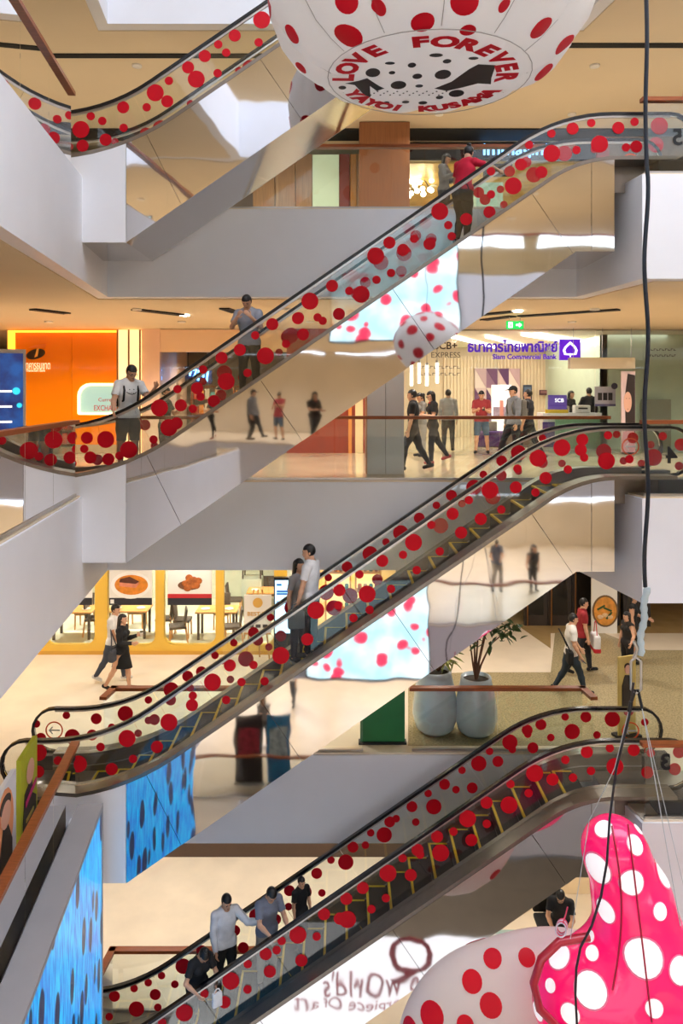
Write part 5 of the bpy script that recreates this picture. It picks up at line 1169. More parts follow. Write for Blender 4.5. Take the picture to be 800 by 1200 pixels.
# bakery shelf behind the escalator
for q, px in enumerate((396, 431)):
    t = thing('lit_display_shelf', ['golden lit display shelf of jars next to the digital kiosk', 'golden lit display shelf of jars half behind the escalator glass'][q], 'shelf', (WX(px, 20.4), 20.4, -5))
    for z in (.3, .8, 1.3, 1.8, 2.3): MB().box(-.32, .32, -.2, .2, z, z+.03).build('shelf_board', WD, t)
    for sx in (-1, 1): MB().box(.33*sx-.02, .33*sx+.02, -.22, .22, 0, 2.9).build('side_panel', WD, t)
    MB().box(-.33, .33, .2, .23, 0, 2.9).build('back_panel', mat('lit_back', (255, 226, 160), .5, emit=(255, 214, 140), estr=.8), t)
    for z in (.83, 1.33, 1.83):
        for g in range(4): MB().lathe([(.05, z-0), (.055, z+.12), (.04, z+.16)], 10, (-.22+g*.15, 0)).build('jar', mat('packet_%d' % ((g+q) % 6), cols[(g+q) % 6], .5), t)
struct('wall_shelf_back', MB().box(WX(336, Y2), WX(470, Y2), Y2+2, Y2+2.2, -5, -1.66), mat('cream_wall2', (244, 222, 170), .6))
# ---- corridor floor inlays
def inlay(lab, pxs, m, z=-5):
    P = []
    for (px, py) in pxs: Y = (EYE-z)*FPX/(py-HOR); P.append((WX(px, Y), Y))
    o = MB().prism(P, -.001, .004).build('floor_inlay', m, floors[2]); o.location = (0, 0, z)
    return o
inlay('', [(478, 874), (800, 874), (800, 762), (758, 762), (690, 735), (650, 742), (645, 788), (560, 788), (478, 790)], M_terrazzo)
inlay('', [(478, 690), (545, 690), (645, 760), (645, 742), (800, 742), (800, 690), (620, 672), (520, 672)], mat('tan_stone', (176, 148, 100), .2, var=.12, vscale=2)).location[2] = -5.0035
inlay('', [(560, 700), (650, 700), (700, 730), (600, 733)], M_terrazzo).location[2] = -5.0
# dark shop and food poster
yd = 21.6; t = thing('dark_shop_front', 'dark bronze shop front with tall framed panes beyond the escalator top', 'shop front', (WX(672, yd), yd, -5))
for q in range(4):
    xa = -1.4+q*.68; f = MB().box(xa, xa+.66, 0, .12, 0, 3.3).build('door_leaf', mat('dark_bronze', (50, 40, 34), .4, var=.15), t); MB().box(xa+.12, xa+.54, -.02, 0, .3, 3.0).build('door_pane', mat('smoked_pane', (34, 30, 28), .1), f); MB().bar((xa+.08, -.03, 0), (xa+.08, -.03, 3.3), .03, .03).build('mullion', mat('bronze', (160, 110, 60), .3, .8), f)
t = panel('ramen_poster', 'tall white poster of a bowl of orange prawn soup', 'poster', 693, 723, 672, 742, 20.9, mat('poster_white', (240, 236, 228), .5), .06); pw, ph = WX(723, 20.9)-WX(693, 20.9), WZ(672, 20.9)-WZ(742, 20.9)
t.location[2] = -5; ph += .0
MB().box(-pw/2, pw/2, 0, .06, ph-.05, 2.6).build('poster_head', MATS['poster_white'], t)
bz = WZ(716, 20.9)+5
MB().prism_xz(circle(.02, bz, .36, 26, .44), -.01, 0).build('bowl_print', mat('bowl_brown', (120, 92, 60), .5), t); MB().prism_xz(circle(.02, bz, .31, 26, .39), -.018, -.008).build('soup_print', mat('soup', (224, 150, 60), .5, var=.3, vscale=6), t)
for q, (x, z, a) in enumerate(((-.1, .1, .5), (.08, .05, -.4), (.12, -.12, .9))): MB().bar((x-.12*math.cos(a), -.022, bz+z-.12*math.sin(a)), (x+.12*math.cos(a), -.022, bz+z+.12*math.sin(a)), .012, .05).build('herb_print', mat('herb', (50, 84, 40), .5), t)
for q in range(3): MB().ball((-.12+q*.13, -.02, bz-.16+.05*(q % 2)), (.09, .012, .06), 9, 6).build('prawn_print', mat('prawn', (238, 196, 150), .5, var=.2, vscale=8), t)
struct('wall_dark_opening', MB().box(WX(730, 21.5), WX(762, 21.5), 21.5, 21.7, -5, -1.66), mat('opening_shade', (36, 30, 28), .5))  # dark sheet in place of a dim opening, its shade put into the colour
struct('wall_right_shops', MB().box(WX(762, 26), 20, 26, 26.2, -5, -1.66), mat('brown_wall', (120, 90, 62), .5, var=.1))
# standing woman poster at the landing
t = thing('standee_poster', 'tall yellow poster of a person in dark top standing near the rigging shackle', 'poster', (WX(734, 14.6), 14.6, -5), .35); h_ = 1.55
MB().box(-.20, .20, -.02, .02, .05, h_).build('board', mat('standee_yellow', (214, 190, 110), .5), t); MB().prism_xz([(-.13, .55), (.12, .5), (.14, .95), (.06, 1.18), (-.06, 1.2), (-.13, 1.0)], -.03, -.02).build('printed_top', mat('print_black', (40, 36, 36), .5), t)
MB().prism_xz(circle(.0, 1.30, .065, 14, .09), -.034, -.02).build('printed_face', mat('print_face', (226, 176, 152), .5), t); MB().prism_xz(circle(.0, 1.36, .075, 14, .06), -.03, -.02).build('printed_hair', mat('print_hair', (44, 32, 30), .5), t); MB().prism_xz(circle(.03, .5, .12, 14, .1), -.036, -.02).build('printed_item', mat('print_red', (186, 50, 56), .5), t); MB().box(-.24, .24, -.15, .15, 0, .05).build('foot', M_dark, t)
# planters
PLB = mat('glazed_planter', (196, 212, 222), .18, var=.04, coat=.3)
SOIL = mat('soil', (52, 44, 34), .9, var=.3, vscale=30); BARK = mat('bark', (110, 76, 54), .8, var=.2); LEAF = mat('leaf_green', (62, 92, 44), .45, var=.3, vscale=6); LEAF2 = mat('leaf_yellow_green', (140, 150, 70), .5, var=.3, vscale=5)
def leafmesh(nm, m, L=.13, W=.055): return MB().add([(0, 0, 0), (W/2, L*.35, .012), (W*.42, L*.7, .008), (0, L, -.012), (-W*.42, L*.7, .008), (-W/2, L*.35, .012), (0, L*.5, -.008)], [(0, 1, 6), (1, 2, 6), (2, 3, 6), (3, 4, 6), (4, 5, 6), (5, 0, 6)], True).mesh(nm, m)
LM, LM2 = leafmesh('leaf', LEAF, .19, .085), leafmesh('leaf', LEAF2, .26, .05)
def planter(lab, px, y, R, H):
    t = thing('planter', lab, 'planter', (WX(px, y), y, -5)); MB().lathe([(R*.62, 0), (R*.85, H*.08), (R, H*.28), (R*.98, H*.45), (R*.88, H*.7), (R*.74, H*.93), (R*.72, H), (R*.64, H), (R*.64, H*.93)], 36).build('pot', PLB, t); MB().lathe([(.01, H*.93), (R*.66, H*.93), (R*.66, H*.94), (.01, H*.95)], 20).build('soil', SOIL, t); return t
planter('pale blue glazed planter nearest the green panel', 509.5, 14.85, .44, 1.20); planter('pale blue glazed planter holding the leafy tree', 557.5, 14.75, .41, 1.10)
random.seed(11)
def leafy(t, tips, mesh_, n, spread):
    for (p, d) in tips:
        for q in range(n):
            o = link(bpy.data.objects.new('leaf', mesh_), t, tuple(Vector(p)+Vector((random.uniform(-1, 1), random.uniform(-1, 1), random.uniform(-.7, 1)))*spread)); o.rotation_euler = (random.uniform(-1.0, .5), random.uniform(-.6, .6), random.uniform(0, 6.3)); s = random.uniform(.8, 1.3); o.scale = (s, s, s)
t = thing('potted_tree', 'slender multi-stemmed tree with dark leaves growing in the planter', 'plant', (WX(557.5, 14.75), 14.75, -5+1.03)); tips = []
for q, (dx, dy, h_, bx) in enumerate(((-.05, .05, 1.0, -.06), (.30, -.05, 1.15, .06), (.62, .0, .98, .12), (-.22, .1, .95, -.1), (.15, .2, 1.3, 0), (.45, .15, 1.2, .08))):
    pts = [(0, 0, 0), (dx*.1+bx*.3, dy*.2, h_*.3), (dx*.45, dy*.6, h_*.7), (dx, dy, h_)]; MB().tube(pts, [.028, .02, .014, .007], 6).build('stem', BARK, t); tips += [(pts[3], 1), (tuple((Vector(pts[2])*.4+Vector(pts[3])*.6)), 1)]
leafy(t, tips, LM, 15, .22)
t = thing('potted_shrub', 'low yellow green leafy shrub growing in the planter nearest the green panel', 'plant', (WX(514, 14.9), 14.95, -5+1.12)); tips = []
for q in range(9):
    a = q*.7; pts = [(0, 0, 0), (.12*math.cos(a), .12*math.sin(a), .18), (.24*math.cos(a), .24*math.sin(a), .26+.05*(q % 3))]; MB().tube(pts, [.014, .01, .006], 5).build('stem', BARK, t); tips.append((pts[2], 1))
leafy(t, tips, LM2, 7, .09)
t = thing('green_panel', 'emerald green panel standing behind the glass beside the planters', 'panel', (WX(448, 14.3), 14.3, -5)); MB().box(-.42, .42, 0, .05, .0, 1.0).build('board', mat('emerald', (24, 120, 62), .4, var=.1), t); MB().box(-.45, .45, -.05, .12, 0, .04).build('foot', M_dark, t)
# ---- lowest floor
struct('wall_lowest', MB().box(-20, 3.2, 19.0, 19.2, -10, -6.66), mat('cocoa_wall', (84, 64, 50), .6, var=.08))
struct('wall_lowest_cream', MB().box(3.2, 20, 17.6, 17.8, -10, -6.66), mat('cream_wall', (238, 216, 176), .6, var=.04))
t = thing('floor_counter', 'long pale counter cluttered with papers on the lowest floor', 'counter', (WX(620, 14.45), 14.45, -10))
MB().box(-1.6, 1.4, -.3, .3, 1.12, 1.18).build('worktop', mat('glass_top', (176, 200, 196), .1), t); MB().box(-1.55, 1.35, -.24, .26, 0, 1.12).build('counter_body', mat('counter_cream', (226, 208, 178), .5), t)
for q, (x, cc, lab) in enumerate(((-.75, (228, 214, 184), 'cream box file lying on the counter of the lowest floor'), (-.25, (206, 192, 168), 'beige paper tray lying on the counter of the lowest floor'), (-1.15, (60, 110, 180), 'small blue folder lying on the counter of the lowest floor'))):
    b = thing('document_tray', lab, 'tray', (WX(620, 14.45)+x, 14.4, -8.82)); MB().box(-.22, .22, -.16, .16, 0, .05).build('tray_body', mat('tray_%d' % q, cc, .5), b); MB().box(-.18, .18, -.13, .13, .05, .07+.02*q).build('paper_stack', mat('paper_white', (238, 236, 230), .6), b)
t = thing('office_chair', 'black high-backed chair behind the man at the counter', 'chair', (WX(641, 15.5), 15.6, -10)); link(bpy.data.objects.new('backrest', rounded_box('backrest', (.5, .12, .9), M_blackmatte, .05)), t, (0, .1, 1.35)); link(bpy.data.objects.new('seat', rounded_box('seat', (.5, .5, .1), M_blackmatte, .04)), t, (0, -.18, .85)); MB().tube([(0, -.15, .05), (0, -.15, .8)], .03, 8).build('gas_post', M_steel, t); MB().lathe([(.28, 0), (.28, .03), (.05, .06)], 20, (0, -.15)).build('base', M_dark, t); MB().bar((0, .08, .85), (0, .12, 1.0), .06, .02).build('back_support', M_steel, t)
# ---- side walkway boards
def board(name, lab, py_top, py_bot, px0, px1, k, cols_, yshift=0):
    pass
def side_board(nm, lab, cat, y0, y1, xo, z0, z1, m, deco, rot=0):
    t = thing(nm, lab, cat, (left_x((y0+y1)/2)-xo, (y0+y1)/2, z0), math.atan2(.115, 1)+rot); L = (y1-y0)/2
    MB().box(-.03, .03, -L, L, .04, z1-z0).build('board', m, t); MB().box(-.15, .15, -L, L, 0, .04).build('foot', M_white, t); deco(t, L, z1-z0); return t
def deco1(t, L, H):
    MB().prism_yz([(-L*.8, .1), (L*.8, .1), (L*.8, H*.55), (L*.3, H*.62), (L*.3, H*.75), (-L*.6, H*.7), (-L*.8, H*.5)], .03, .04).build('printed_block', mat('print_black2', (30, 30, 34), .5), t)
    MB().prism_yz([(y*.22*L*2, H*.82+z*.16) for y, z in circle(0, 0, 1, 16)], .04, .05).build('printed_face', mat('print_face', (226, 176, 152), .5), t); MB().prism_yz([(-L*.6, H*.60), (L*.7, H*.66), (L*.7, H*.70), (-L*.6, H*.64)], .045, .055).build('printed_band', mat('print_magenta', (190, 40, 110), .5), t)
    for q in range(5): MB().box(.04, .05, -L*.5, L*.4, H*(.15+.08*q), H*(.15+.08*q)+.05).build('printed_line', mat('print_gold', (190, 170, 90), .5), t)
def deco2(t, L, H):
    MB().prism_yz([(-L*.5, H*.3), (L*.6, H*.2), (L*.6, H*.55), (L*.2, H*.72), (-L*.2, H*.72), (-L*.5, H*.5)], .03, .04).build('printed_top', mat('print_black', (40, 36, 36), .5), t); MB().prism_yz([(y*.18, H*.80+z*.16) for y, z in circle(0, 0, 1, 16)], .04, .05).build('printed_face', mat('print_face', (226, 176, 152), .5), t); MB().prism_yz([(y*.20, H*.87+z*.11) for y, z in circle(0, 0, 1, 16)], .035, .045).build('printed_hair', mat('print_hair', (44, 32, 30), .5), t)
    MB().prism_yz([(y*.34, H*.72+z*.45) for y, z in circle(0, 0, 1, 16)], .031, .034).build('printed_glow', mat('print_orange', (240, 160, 110), .5), t)
side_board('promotion_board', 'lime green promotion board with dark text panel behind the sloping handrail', 'sign', 10.0, 10.75, .42, -5, -5+1.75, mat('lime_board', (176, 184, 44), .5), deco1)
side_board('portrait_board', 'white promotion board with a person in black, beside the lime green board', 'sign', 8.9, 9.8, .42, -5, -5+1.75, mat('white_board', (226, 230, 236), .5), deco2)
def deco3(t, L, H):
    MB().box(.03, .04, -L+.05, L-.05, .25, H-.08).build('screen', pattern_mat('totem_screen', (16, 30, 80), (40, 190, 220), 3.0, .24, .9, .2, (1, 1, 1), ((20, 70, 130), 2.5, (1, 1, 1))), t)
    for q in range(4): MB().box(.04, .05, -L*.6, L*.3, H*(.3+.12*q), H*(.3+.12*q)+.04).build('screen_text', WH, t)
side_board('digital_totem', 'blue digital totem in a pale frame beside the orange bank', 'screen', 14.3, 15.0, 2.1, 0, 2.45, mat('totem_frame', (216, 218, 222), .4), deco3, -1.3)
def deco4(t, L, H):
    MB().prism_yz([(y*.20, H*.52+z*.3) for y, z in circle(0, 0, 1, 16)], .035, .045).build('printed_hair', mat('print_hair', (44, 32, 30), .5), t); MB().prism_yz([(y*.13, H*.53+z*.17) for y, z in circle(0, 0, 1, 16)], .045, .055).build('printed_face', mat('print_face', (226, 176, 152), .5), t); MB().prism_yz([(-L*.5, .1), (L*.6, .1), (L*.4, H*.4), (-L*.3, H*.4)], .03, .04).build('printed_top', mat('print_mauve', (200, 196, 204), .5), t); MB().prism_yz([(y*.55*L*2, H*.85+z*.4) for y, z in circle(0, 0, 1, 20)][:11], .032, .036).build('printed_arc', mat('print_coral', (222, 130, 110), .5), t)
side_board('tall_portrait_board', 'tall pale portrait board behind the topmost sloping handrail', 'poster', 8.6, 9.6, .55, 5, 7.2, mat('pale_board', (214, 222, 226), .5), deco4)
# ---- LED wall hung under the side walkway
t = thing('led_screen', 'huge blue LED screen with dark spots in a grey frame', 'screen', (left_x(9.5)+.30, 9.5, -9.6), math.atan2(.115, 1))
MB().box(.0, .06, -2.2, 2.05, 0, 4.86).build('screen_face', pattern_mat('led_blue', (0, 176, 226), (10, 30, 66), 1.7, .33, .72, .3, (1, 1.7, .8), ((0, 92, 190), 7.0, (1, 3.2, .45))), t)
MB().box(-.30, 0, -2.25, 2.10, -.05, 4.94).build('cabinet', mat('led_cabinet', (170, 168, 172), .5, var=.03), t); MB().box(0, .075, 2.05, 2.10, 0, 4.94).build('frame_edge', mat('led_cabinet', (170, 168, 172), .5), t); MB().box(0, .075, -2.2, 2.05, 4.86, 4.94).build('frame_top', MATS['led_cabinet'], t)
# ---- near side: LED screens on the fascias facing the escalators, printed hoarding below
LEDW = pattern_mat('led_polka', (232, 246, 250), (222, 50, 86), 1.9, .33, 1.1, .3, (1, 1, 1), ((176, 228, 240), 1.2, (1, 1, 1)))
for q, (xa, xb, za, zb_, lab) in enumerate(((-.3, 3.3, 3.1, 6.8, 'large cyan and white LED screen with red spots, mirrored in the bank floor escalator'), (-.9, 2.5, -6.5, -3.86, 'large cyan and white LED screen with red spots, mirrored in the middle escalator'))):
    t = thing('led_screen', lab, 'screen', ((xa+xb)/2, 2.02, za)); hw = (xb-xa)/2; MB().box(-hw, hw, .06, .10, 0, zb_-za).build('screen_face', LEDW, t); MB().box(-hw-.04, hw+.04, 0, .06, -.04, zb_-za+.04).build('cabinet', M_dark, t)
t = thing('hoarding', 'white hoarding with red lettering, mirrored in the lowest escalator', 'banner', (-.2, 2.0, -18)); MB().box(-5, 6, 0, .05, 0, 4.1).build('board', mat('hoarding_glow', (246, 246, 248), .5, emit=(246, 246, 250), estr=.7), t)  # board is given its own glow to look brightly lit in the cladding
PINK = mat('hoarding_red', (196, 40, 60), .5)
V = 21.7
def hz(py): return 1.58-(py-HOR)*V/FPX+18
def hx(px): return WX(px, V)+.2
text_obj('lettering', "the wOrld's", PINK, (hx(448), .06, hz(1152)), .72, t, normal='+Y', width=(500-360)/FPX*V); text_obj('lettering', 'masterpiece Of art', PINK, (hx(430), .06, hz(1178)), .5, t, normal='+Y', width=(510-345)/FPX*V); text_obj('lettering', 'Q', PINK, (hx(482), .06, hz(1123)), 1.5, t, normal='+Y')
# ------------------------------------------------------------------ balloons
def px_ray(px, py): return (PW(px, py, 1.0)-Vector((0, 0, EYE))).normalized()
def bvh_of(me, loc): 
    vs = [v.co+Vector(loc) for v in me.vertices]; return BVHTree.FromPolygons(vs, [tuple(p.vertices) for p in me.polygons])
def surf_patch(bvh, c, n, r, loc, lift=.012, shape=None, rings=3, seg=20):
    """disc of radius r laid on the surface around point c"""
    up = Vector((0, 0, 1)) if abs(n.z) < .9 else Vector((0, -1, 0)); a = n.cross(up).normalized(); b = a.cross(n).normalized()
    vs, fs = [], []
    def proj(p):
        h = bvh.ray_cast(p+n*r*.8, -n, r*4); q, nn = (h[0], h[1]) if h[0] is not None else bvh.find_nearest(p)[:2]
        
        if (q-p).length > r*.7: q = bvh.find_nearest(p)[0]
        return q+n*lift-Vector(loc)
    vs.append(proj(c))
    for k in range(1, rings+1):
        for j in range(seg): t = 2*math.pi*j/seg; vs.append(proj(c+(a*math.cos(t)+b*math.sin(t))*r*k/rings))
    fs += [(0, 1+j, 1+(j+1) % seg) for j in range(seg)]
    for k in range(rings-1):
        o = 1+k*seg; fs += [(o+j, o+seg+j, o+seg+(j+1) % seg, o+(j+1) % seg) for j in range(seg)]
    return MB().add(vs, fs, True)
def dots_px(t, bvh, lst, m, name='spot', s=None, lift=.012):
    for (px, py, r) in lst:
        h = bvh.ray_cast(Vector((0, 0, EYE)), px_ray(px, py), 60)
        if h[0] is None: continue
        nn = h[1] if h[1].dot(px_ray(px, py)) < 0 else -h[1]
        surf_patch(bvh, h[0], nn, r, t.location, lift).build(name, m, t)
def dots_fib(t, bvh, c, rad, n, r, m, ok, name='spot'):
    for k in range(n):
        z = 1-2*(k+.5)/n; a = k*2.39996; q = math.sqrt(1-z*z); d = Vector((q*math.cos(a), q*math.sin(a), z)); h = bvh.ray_cast(Vector(c)+d*rad*3, -d, rad*4)
        if h[0] is None or not ok(h[0], h[1]): continue
        surf_patch(bvh, h[0], h[1] if h[1].dot(d) > 0 else -h[1], r*(.7+.6*((k*37) % 10)/10), t.location).build(name, m, t)
VIN = mat('white_vinyl', (244, 240, 236), .32, var=.02, vscale=2, emit=None); 
def translucent(m, fac):
    nt = m.node_tree; b = nt.nodes['Principled BSDF']; o = next(n for n in nt.nodes if n.type == 'OUTPUT_MATERIAL')
    tr = nt.nodes.new('ShaderNodeBsdfTranslucent'); tr.inputs[0].default_value = (.95, .94, .92, 1); mx = nt.nodes.new('ShaderNodeMixShader'); mx.inputs[0].default_value = fac
    nt.links.new(b.outputs[0], mx.inputs[1]); nt.links.new(tr.outputs[0], mx.inputs[2]); nt.links.new(mx.outputs[0], o.inputs[0])
translucent(VIN, .45)
RV = mat('red_vinyl', (206, 4, 34), .5, var=.04, spec=.25); SEAM = mat('seam_grey', (176, 170, 166), .5)
# hanging balloon
BYC = 9.5; bs = FPX/BYC; bc = PW(502, 92, BYC); RB_ = 2.10; NL = 12
t = thing('hanging_balloon', 'giant white scalloped balloon with red spots and lettering ring hanging overhead', 'balloon', tuple(bc))
prof = [(.03, .0), (.5, .0), (1.0, .0), (1.28, .03), (1.50, .12), (1.72, .29), (1.92, .56), (2.05, .90), (2.10, 1.28), (2.04, 1.70), (1.85, 2.10), (1.5, 2.45), (1.0, 2.68), (.5, 2.78), (.05, 2.8)]
def bal(nn=144):
    mb = MB(); vs = []
    for (r, z) in prof:
        for k in range(nn):
            a = 2*math.pi*k/nn; lob = abs(math.sin(NL*a/2)); sc_ = 1-(.075*(1-lob**.7))*min(1, max(0, (r-.9)/.6))
            vs.append((r*sc_*math.cos(a), r*sc_*math.sin(a), z+(.05*(1-lob))*min(1, max(0, (r-.9)/.5))))
    m = len(prof); mb.add(vs, [(i*nn+k, i*nn+(k+1) % nn, (i+1)*nn+(k+1) % nn, (i+1)*nn+k) for i in range(m-1) for k in range(nn)]+[tuple(range(nn-1, -1, -1)), tuple((m-1)*nn+k for k in range(nn))], True)
    return mb
BM = bal().mesh('envelope', VIN); link(bpy.data.objects.new('envelope', BM), t); bb = bvh_of(BM, bc)
dots_px(t, bb, [(342, 40, .12), (408, 42, .17), (406, 2, .13), (444, 8, .10), (495, 26, .13), (544, 2, .15), (548, 35, .09), (634, 33, .14), (661, 52, .14), (637, 85, .14), (606, 114, .09), (353, 79, .09), (343, 93, .11), (316, 8, .14), (690, 20, .2), (375, 121, .12), (590, 6, .08)], RV)
dots_fib(t, bb, bc+Vector((0, 0, 1.3)), 2.2, 70, .16, RV, lambda p, n: p.z > bc.z+.35 and (p.y > bc.y+.4 or p.z > bc.z+1.2))
seam = MB()
for k in range(NL):
    a = 2*math.pi*k/NL; pts = []
    for (r, z) in prof[3:13]:
        sc_ = 1-.075*min(1, max(0, (r-.9)/.6)); pts.append((r*sc_*math.cos(a)*1.002, r*sc_*math.sin(a)*1.002, z+.05*min(1, max(0, (r-.9)/.5))))
    MB().tube(pts, .006, 4).build('seam', SEAM, t)
MB().tube([(1.26*math.cos(2*math.pi*k/36), 1.26*math.sin(2*math.pi*k/36), .012) for k in range(37)], .006, 4).build('seam', SEAM, t)
# lettering ring (seen from below: image up = toward the viewer)
lc = PW(497, 93, BYC)-bc
def ring_text(txt, r, a0, a1, size, inward):
    n = len(txt)
    for k, ch in enumerate(txt):
        if ch == ' ': continue
        a = math.radians(a0+(a1-a0)*k/(n-1)); me = text_mesh(ch, size, bold=.02)
        rad = Vector((math.cos(a), math.sin(a))); upv = -rad if inward else rad; rt = Vector((upv.y, -upv.x)); cxy = rad*r; vs, fs, b0 = [], [], 0
        for v in me.vertices: q = cxy+rt*v.co.x*1.15+upv*v.co.y*1.0; vs.append((lc.x+q.x, lc.y-q.y, -.008))
        fs += [tuple(b0+i for i in p.vertices) for p in me.polygons]; bpy.data.meshes.remove(me); MB().add(vs, fs).build('letter', RV, t)
ring_text('LOVE FOREVER', 1.0, 178, 4, .34, False)
ring_text('YAYOI KUSAMA', 1.0, 208, 335, .27, True)
INK = mat('black_print', (22, 22, 26), .5)
def ink(P): MB().add([(lc.x+x, lc.y-y, -.007) for x, y in P], [tuple(range(len(P)))]).build('printed_shape', INK, t)
for (px, py, rx, ry) in ((436, 86, .09, .13), (458, 86, .04, .05), (468, 100, .10, .13), (488, 90, .06, .08), (517, 88, .10, .14), (479, 78, .05, .07), (517, 74, .05, .06), (541, 110, .10, .12), (522, 115, .05, .06), (503, 122, .06, .06), (481, 121, .05, .05), (457, 122, .04, .05), (401, 103, .05, .06), (454, 76, .06, .04), (503, 68, .08, .05), (545, 71, .06, .04), (493, 101, .05, .05)):
    x, y = (px-497)/bs, -(py-93)/bs/.40
    ink([(x+rx*math.cos(a), y+ry*math.sin(a)) for a in np.linspace(0, 2*math.pi, 17)[:-1]])
# plain dark wavy stand-in for the printed drawing
ink([((px-497)/bs, -(py-93)/bs/.40) for px, py in ((512, 104), (530, 96), (545, 82), (553, 77), (573, 78), (575, 92), (578, 99), (562, 98), (545, 103), (528, 107))])
ink([((px-497)/bs, -(py-93)/bs/.40) for px, py in ((404, 98), (420, 95), (430, 92), (445, 101), (452, 104), (443, 107), (434, 101), (436, 115), (428, 112), (416, 100))])
for k in range(24): ink([((436+k*4.0+1.2*math.cos(a)-497)/bs, -((112-(k % 3)*2.2)+1.2*math.sin(a)*.6-93)/bs/.40) for a in np.linspace(0, 2*math.pi, 9)[:-1]])
for (x, y) in ((0, 0), (.9, .3), (-.9, .3)): MB().tube([(x, y, 2.72), (x*.3, y*.3, 9.0)], .012, 5).build('hanging_line', M_dark, t)

# pink tentacle balloon
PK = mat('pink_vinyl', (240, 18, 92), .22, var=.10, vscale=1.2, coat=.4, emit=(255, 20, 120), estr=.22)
PY = 8.5; p0 = PW(750, 1260, PY)
def bp(px, py, dy=0): q = PW(px, py, PY+dy)-p0; return np.array(q)
B = Blob(); k1 = PY/FPX
B.cone(bp(718, 992), bp(722, 1002), 33*k1, 34*k1, 'a', .1); B.cone(bp(722, 1002), bp(741, 1055), 36*k1, 43*k1, 'a', .15); B.cone(bp(741, 1055), bp(752, 1120), 43*k1, 52*k1, 'a', .15); B.cone(bp(752, 1120), bp(758, 1180), 52*k1, 68*k1, 'a', .3); B.cone(bp(758, 1180), bp(755, 1260), 68*k1, 90*k1, 'a', .3)
B.ell(bp(712, 1172), (88*k1, 56*k1, 74*k1), 'a', .25); B.ell(bp(750, 1290), (130*k1, 62*k1, 90*k1), 'a', .3)
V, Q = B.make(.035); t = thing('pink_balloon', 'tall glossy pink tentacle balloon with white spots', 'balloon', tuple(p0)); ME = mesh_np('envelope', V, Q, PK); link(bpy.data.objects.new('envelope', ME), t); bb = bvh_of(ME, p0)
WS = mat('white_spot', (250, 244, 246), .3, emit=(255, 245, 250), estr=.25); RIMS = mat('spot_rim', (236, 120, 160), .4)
PD = [(707, 971, .10), (747, 972, .06), (744, 990, .10), (699, 1018, .155), (775, 1024, .14), (740, 1034, .13), (709, 1067, .12), (773, 1068, .085), (754, 1122, .19), (692, 1160, .165), (694, 1117, .075), (655, 1121, .13), (645, 1155, .065), (766, 1181, .09), (796, 1137, .13), (668, 1188, .10), (692, 1098, .06), (630, 1185, .09)]
dots_px(t, bb, [(a, b, r*1.1) for a, b, r in PD], RIMS, 'spot_rim', lift=.008); dots_px(t, bb, PD, WS)
dots_fib(t, bb, p0+Vector((0, 0, 1.0)), 2.0, 60, .13, WS, lambda p, n: p.y > PY+.5)
for pts in ([(735+(py-960)*.12, py) for py in range(966, 1200, 8)], [(716+12*math.sin((py-965)/200*3.1), py) for py in range(968, 1166, 8)]):
    P = []
    for (px, py) in pts:
        h = bb.ray_cast(Vector((0, 0, EYE)), px_ray(px, py), 60)
        if h[0] is not None: P.append(tuple(h[0]-p0-px_ray(px, py)*.02))
    if len(P) > 2: MB().tube(P, .010, 5).build('seam', mat('seam_crimson', (170, 10, 50), .4), t)
# rim of the pink base
R = [bp(690, 1098, -.3), bp(655, 1104, -.35), bp(634, 1124, -.4), bp(625, 1152, -.4), bp(632, 1182, -.4), bp(655, 1206, -.4), bp(690, 1222, -.4)]
MB().tube([tuple(q) for q in R], .045, 8).build('rim', mat('rim_crimson', (176, 12, 46), .3, coat=.5), t)
# white balloon at the foot
WY = 9.3; wc = PW(592, 1236, WY); kw = WY/FPX; t = thing('white_balloon', 'large white balloon with red spots beside the pink one', 'balloon', tuple(wc))
B = Blob(); B.ell((0, 0, 0), (128*kw, 52*kw, 132*kw), 'a', .2); B.ell((62*kw, 0, 60*kw), (92*kw, 46*kw, 84*kw), 'a', .3)
V, Q = B.make(.04); ME = mesh_np('envelope', V, Q, VIN); link(bpy.data.objects.new('envelope', ME), t); bb = bvh_of(ME, wc)
dots_px(t, bb, [(617, 1122, .10), (575, 1178, .13), (577, 1123, .11), (553, 1150, .12), (506, 1190, .15), (480, 1205, .12), (640, 1180, .1), (545, 1200, .1)], RV); dots_fib(t, bb, wc, 1.5, 50, .14, RV, lambda p, n: p.y > WY+.2)
# ------------------------------------------------------------------ rigging
HY = 7.5; M_cable = mat('blue_black_cable', (26, 36, 52), .35, var=.2, vscale=8)
t = thing('rigging_line', 'dark wavy cable with clear sleeve and shackle hanging along the atrium', 'cable', tuple(PW(748, 790, HY))); o0 = Vector(t.location)
pts = [tuple(PW(757+2.2*math.sin(py/28.0)*(1 if py > 200 else .4), py, HY)-o0) for py in range(-260, 700, 12)]; MB().tube(pts, .021, 7).build('cable', M_cable, t)
MB().tube([tuple(PW(757-(py-690)*.10+1.2*math.sin(py/6), py, HY)-o0) for py in range(688, 770, 5)], [.030+.010*((k) % 2) for k in range(17)], 8).build('clear_sleeve', mat('frosted_sleeve', (200, 220, 232), .25, var=.1), t)
a, b = PW(745, 775, HY)-o0, PW(745, 808, HY)-o0; hw = .05
MB().tube([(a.x-hw, a.y, a.z), (a.x-hw, a.y, b.z), (a.x, a.y, b.z-.04), (a.x+hw, a.y, b.z), (a.x+hw, a.y, a.z), (a.x, a.y, a.z+.04), (a.x-hw, a.y, a.z)], .013, 7).build('shackle', M_steel, t); MB().tube([(a.x-.02, a.y, a.z+.03), (a.x+.015, a.y, a.z+.12), (a.x-.02, a.y, a.z+.2)], .018, 6).build('hook', M_steel, t)
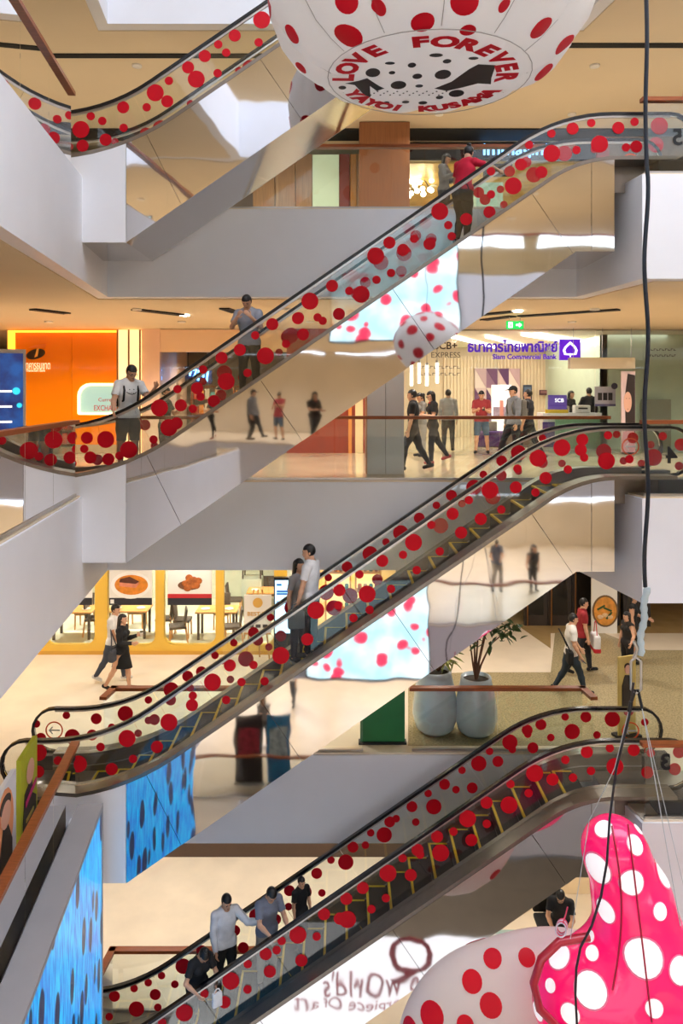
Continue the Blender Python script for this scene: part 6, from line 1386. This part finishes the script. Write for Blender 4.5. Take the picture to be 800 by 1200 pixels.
CL_ = mat('thin_line', (190, 196, 204), .3)
for q, (p1, w_, m0, dy) in enumerate((([(744, 808), (737, 830)], .016, M_dark, 0), ([(747, 808), (752, 830)], .016, M_dark, 0), ([(737, 830), (720, 900), (690, 962), (668, 1100)], .004, CL_, .1), ([(752, 830), (770, 930), (797, 1085)], .005, CL_, .1), ([(752, 830), (775, 930), (806, 1060)], .004, CL_, .1))):
    MB().tube([tuple(PW(px, py, HY+dy)-o0) for px, py in p1], w_, 5).build('line_fitting' if w_ > .01 else 'thin_line', m0, t)
t = thing('power_cable', 'black power cable curving down over the pink balloon', 'cable', tuple(PW(740, 830, 7.3))); o0 = Vector(t.location)
MB().tube([tuple(PW(px, py, 7.3)-o0) for px, py in ((742, 800), (737, 840), (722, 900), (714, 960), (711, 1010), (704, 1050), (693, 1085), (680, 1110), (675, 1135), (674, 1165), (676, 1205))], .012, 7).build('cable_sheath', mat('black_sheath', (24, 18, 30), .35), t); MB().tube([tuple(PW(px, py, 7.3)-o0) for px, py in ((739, 822), (737, 834))], .02, 7).build('cable_grip', M_dark, t)
t = thing('cable_coil', 'pink and white coil of cord at the rim of the pink balloon', 'cord', tuple(PW(657, 1090, 7.9))); o0 = Vector(t.location)
for q in range(4): MB().tube([(.055*math.cos(a)+.01*q, .02*q, .075*math.sin(a)) for a in np.linspace(0, 2*math.pi, 15)], .008, 5).build('loop', mat('cord_pink' if q % 2 else 'cord_pale', (230, 70, 110) if q % 2 else (214, 206, 222), .4), t)
MB().tube([(0.02, 0, .07), (.05, 0, .16), (.07, 0, .24)], .008, 5).build('cord_tail', mat('cord_pink', (230, 70, 110), .4), t)
# ------------------------------------------------------------------ things of the near side, seen in the polished cladding
gc = Vector((2.36, 3.0, 2.95)); t = thing('ball_balloon', 'round white balloon with red spots, mirrored in the bank floor escalator', 'balloon', tuple(gc))
B = Blob(); B.ell((0, 0, 0), (.92, .90, .84), 'a', .1); V, Q = B.make(.06); ME = mesh_np('envelope', V, Q, VIN); link(bpy.data.objects.new('envelope', ME), t); bb = bvh_of(ME, gc)
dots_fib(t, bb, gc, .95, 42, .13, RV, lambda p, n: True)
MB().tube([(0, 0, .83), (0, 0, 10.0)], .01, 5).build('hanging_line', M_dark, t)
for q, (x, c1, c2, lab) in enumerate(((-2.75, (40, 26, 32), (170, 50, 70), 'dark red roll-up banner, mirrored in the middle escalator cladding'), (-1.85, (30, 140, 200), (190, 220, 230), 'bright blue roll-up banner, mirrored in the middle escalator cladding'))):
    t = thing('roll_up_banner', lab, 'banner', (x, 1.2, -10)); MB().box(-.38, .38, -.01, .01, .08, 2.1).build('printed_sheet', mat('rollup_%d' % q, c1, .5, var=.3, vscale=4), t); MB().box(-.28, .28, .01, .018, .9, 1.7).build('printed_picture', mat('rollup_p%d' % q, c2, .5, var=.5, vscale=5), t)
    MB().box(-.42, .42, -.1, .1, 0, .08).build('cassette', M_steel, t); MB().bar((0, -.03, .08), (0, -.03, 2.1), .02, .02).build('pole', M_steel, t)
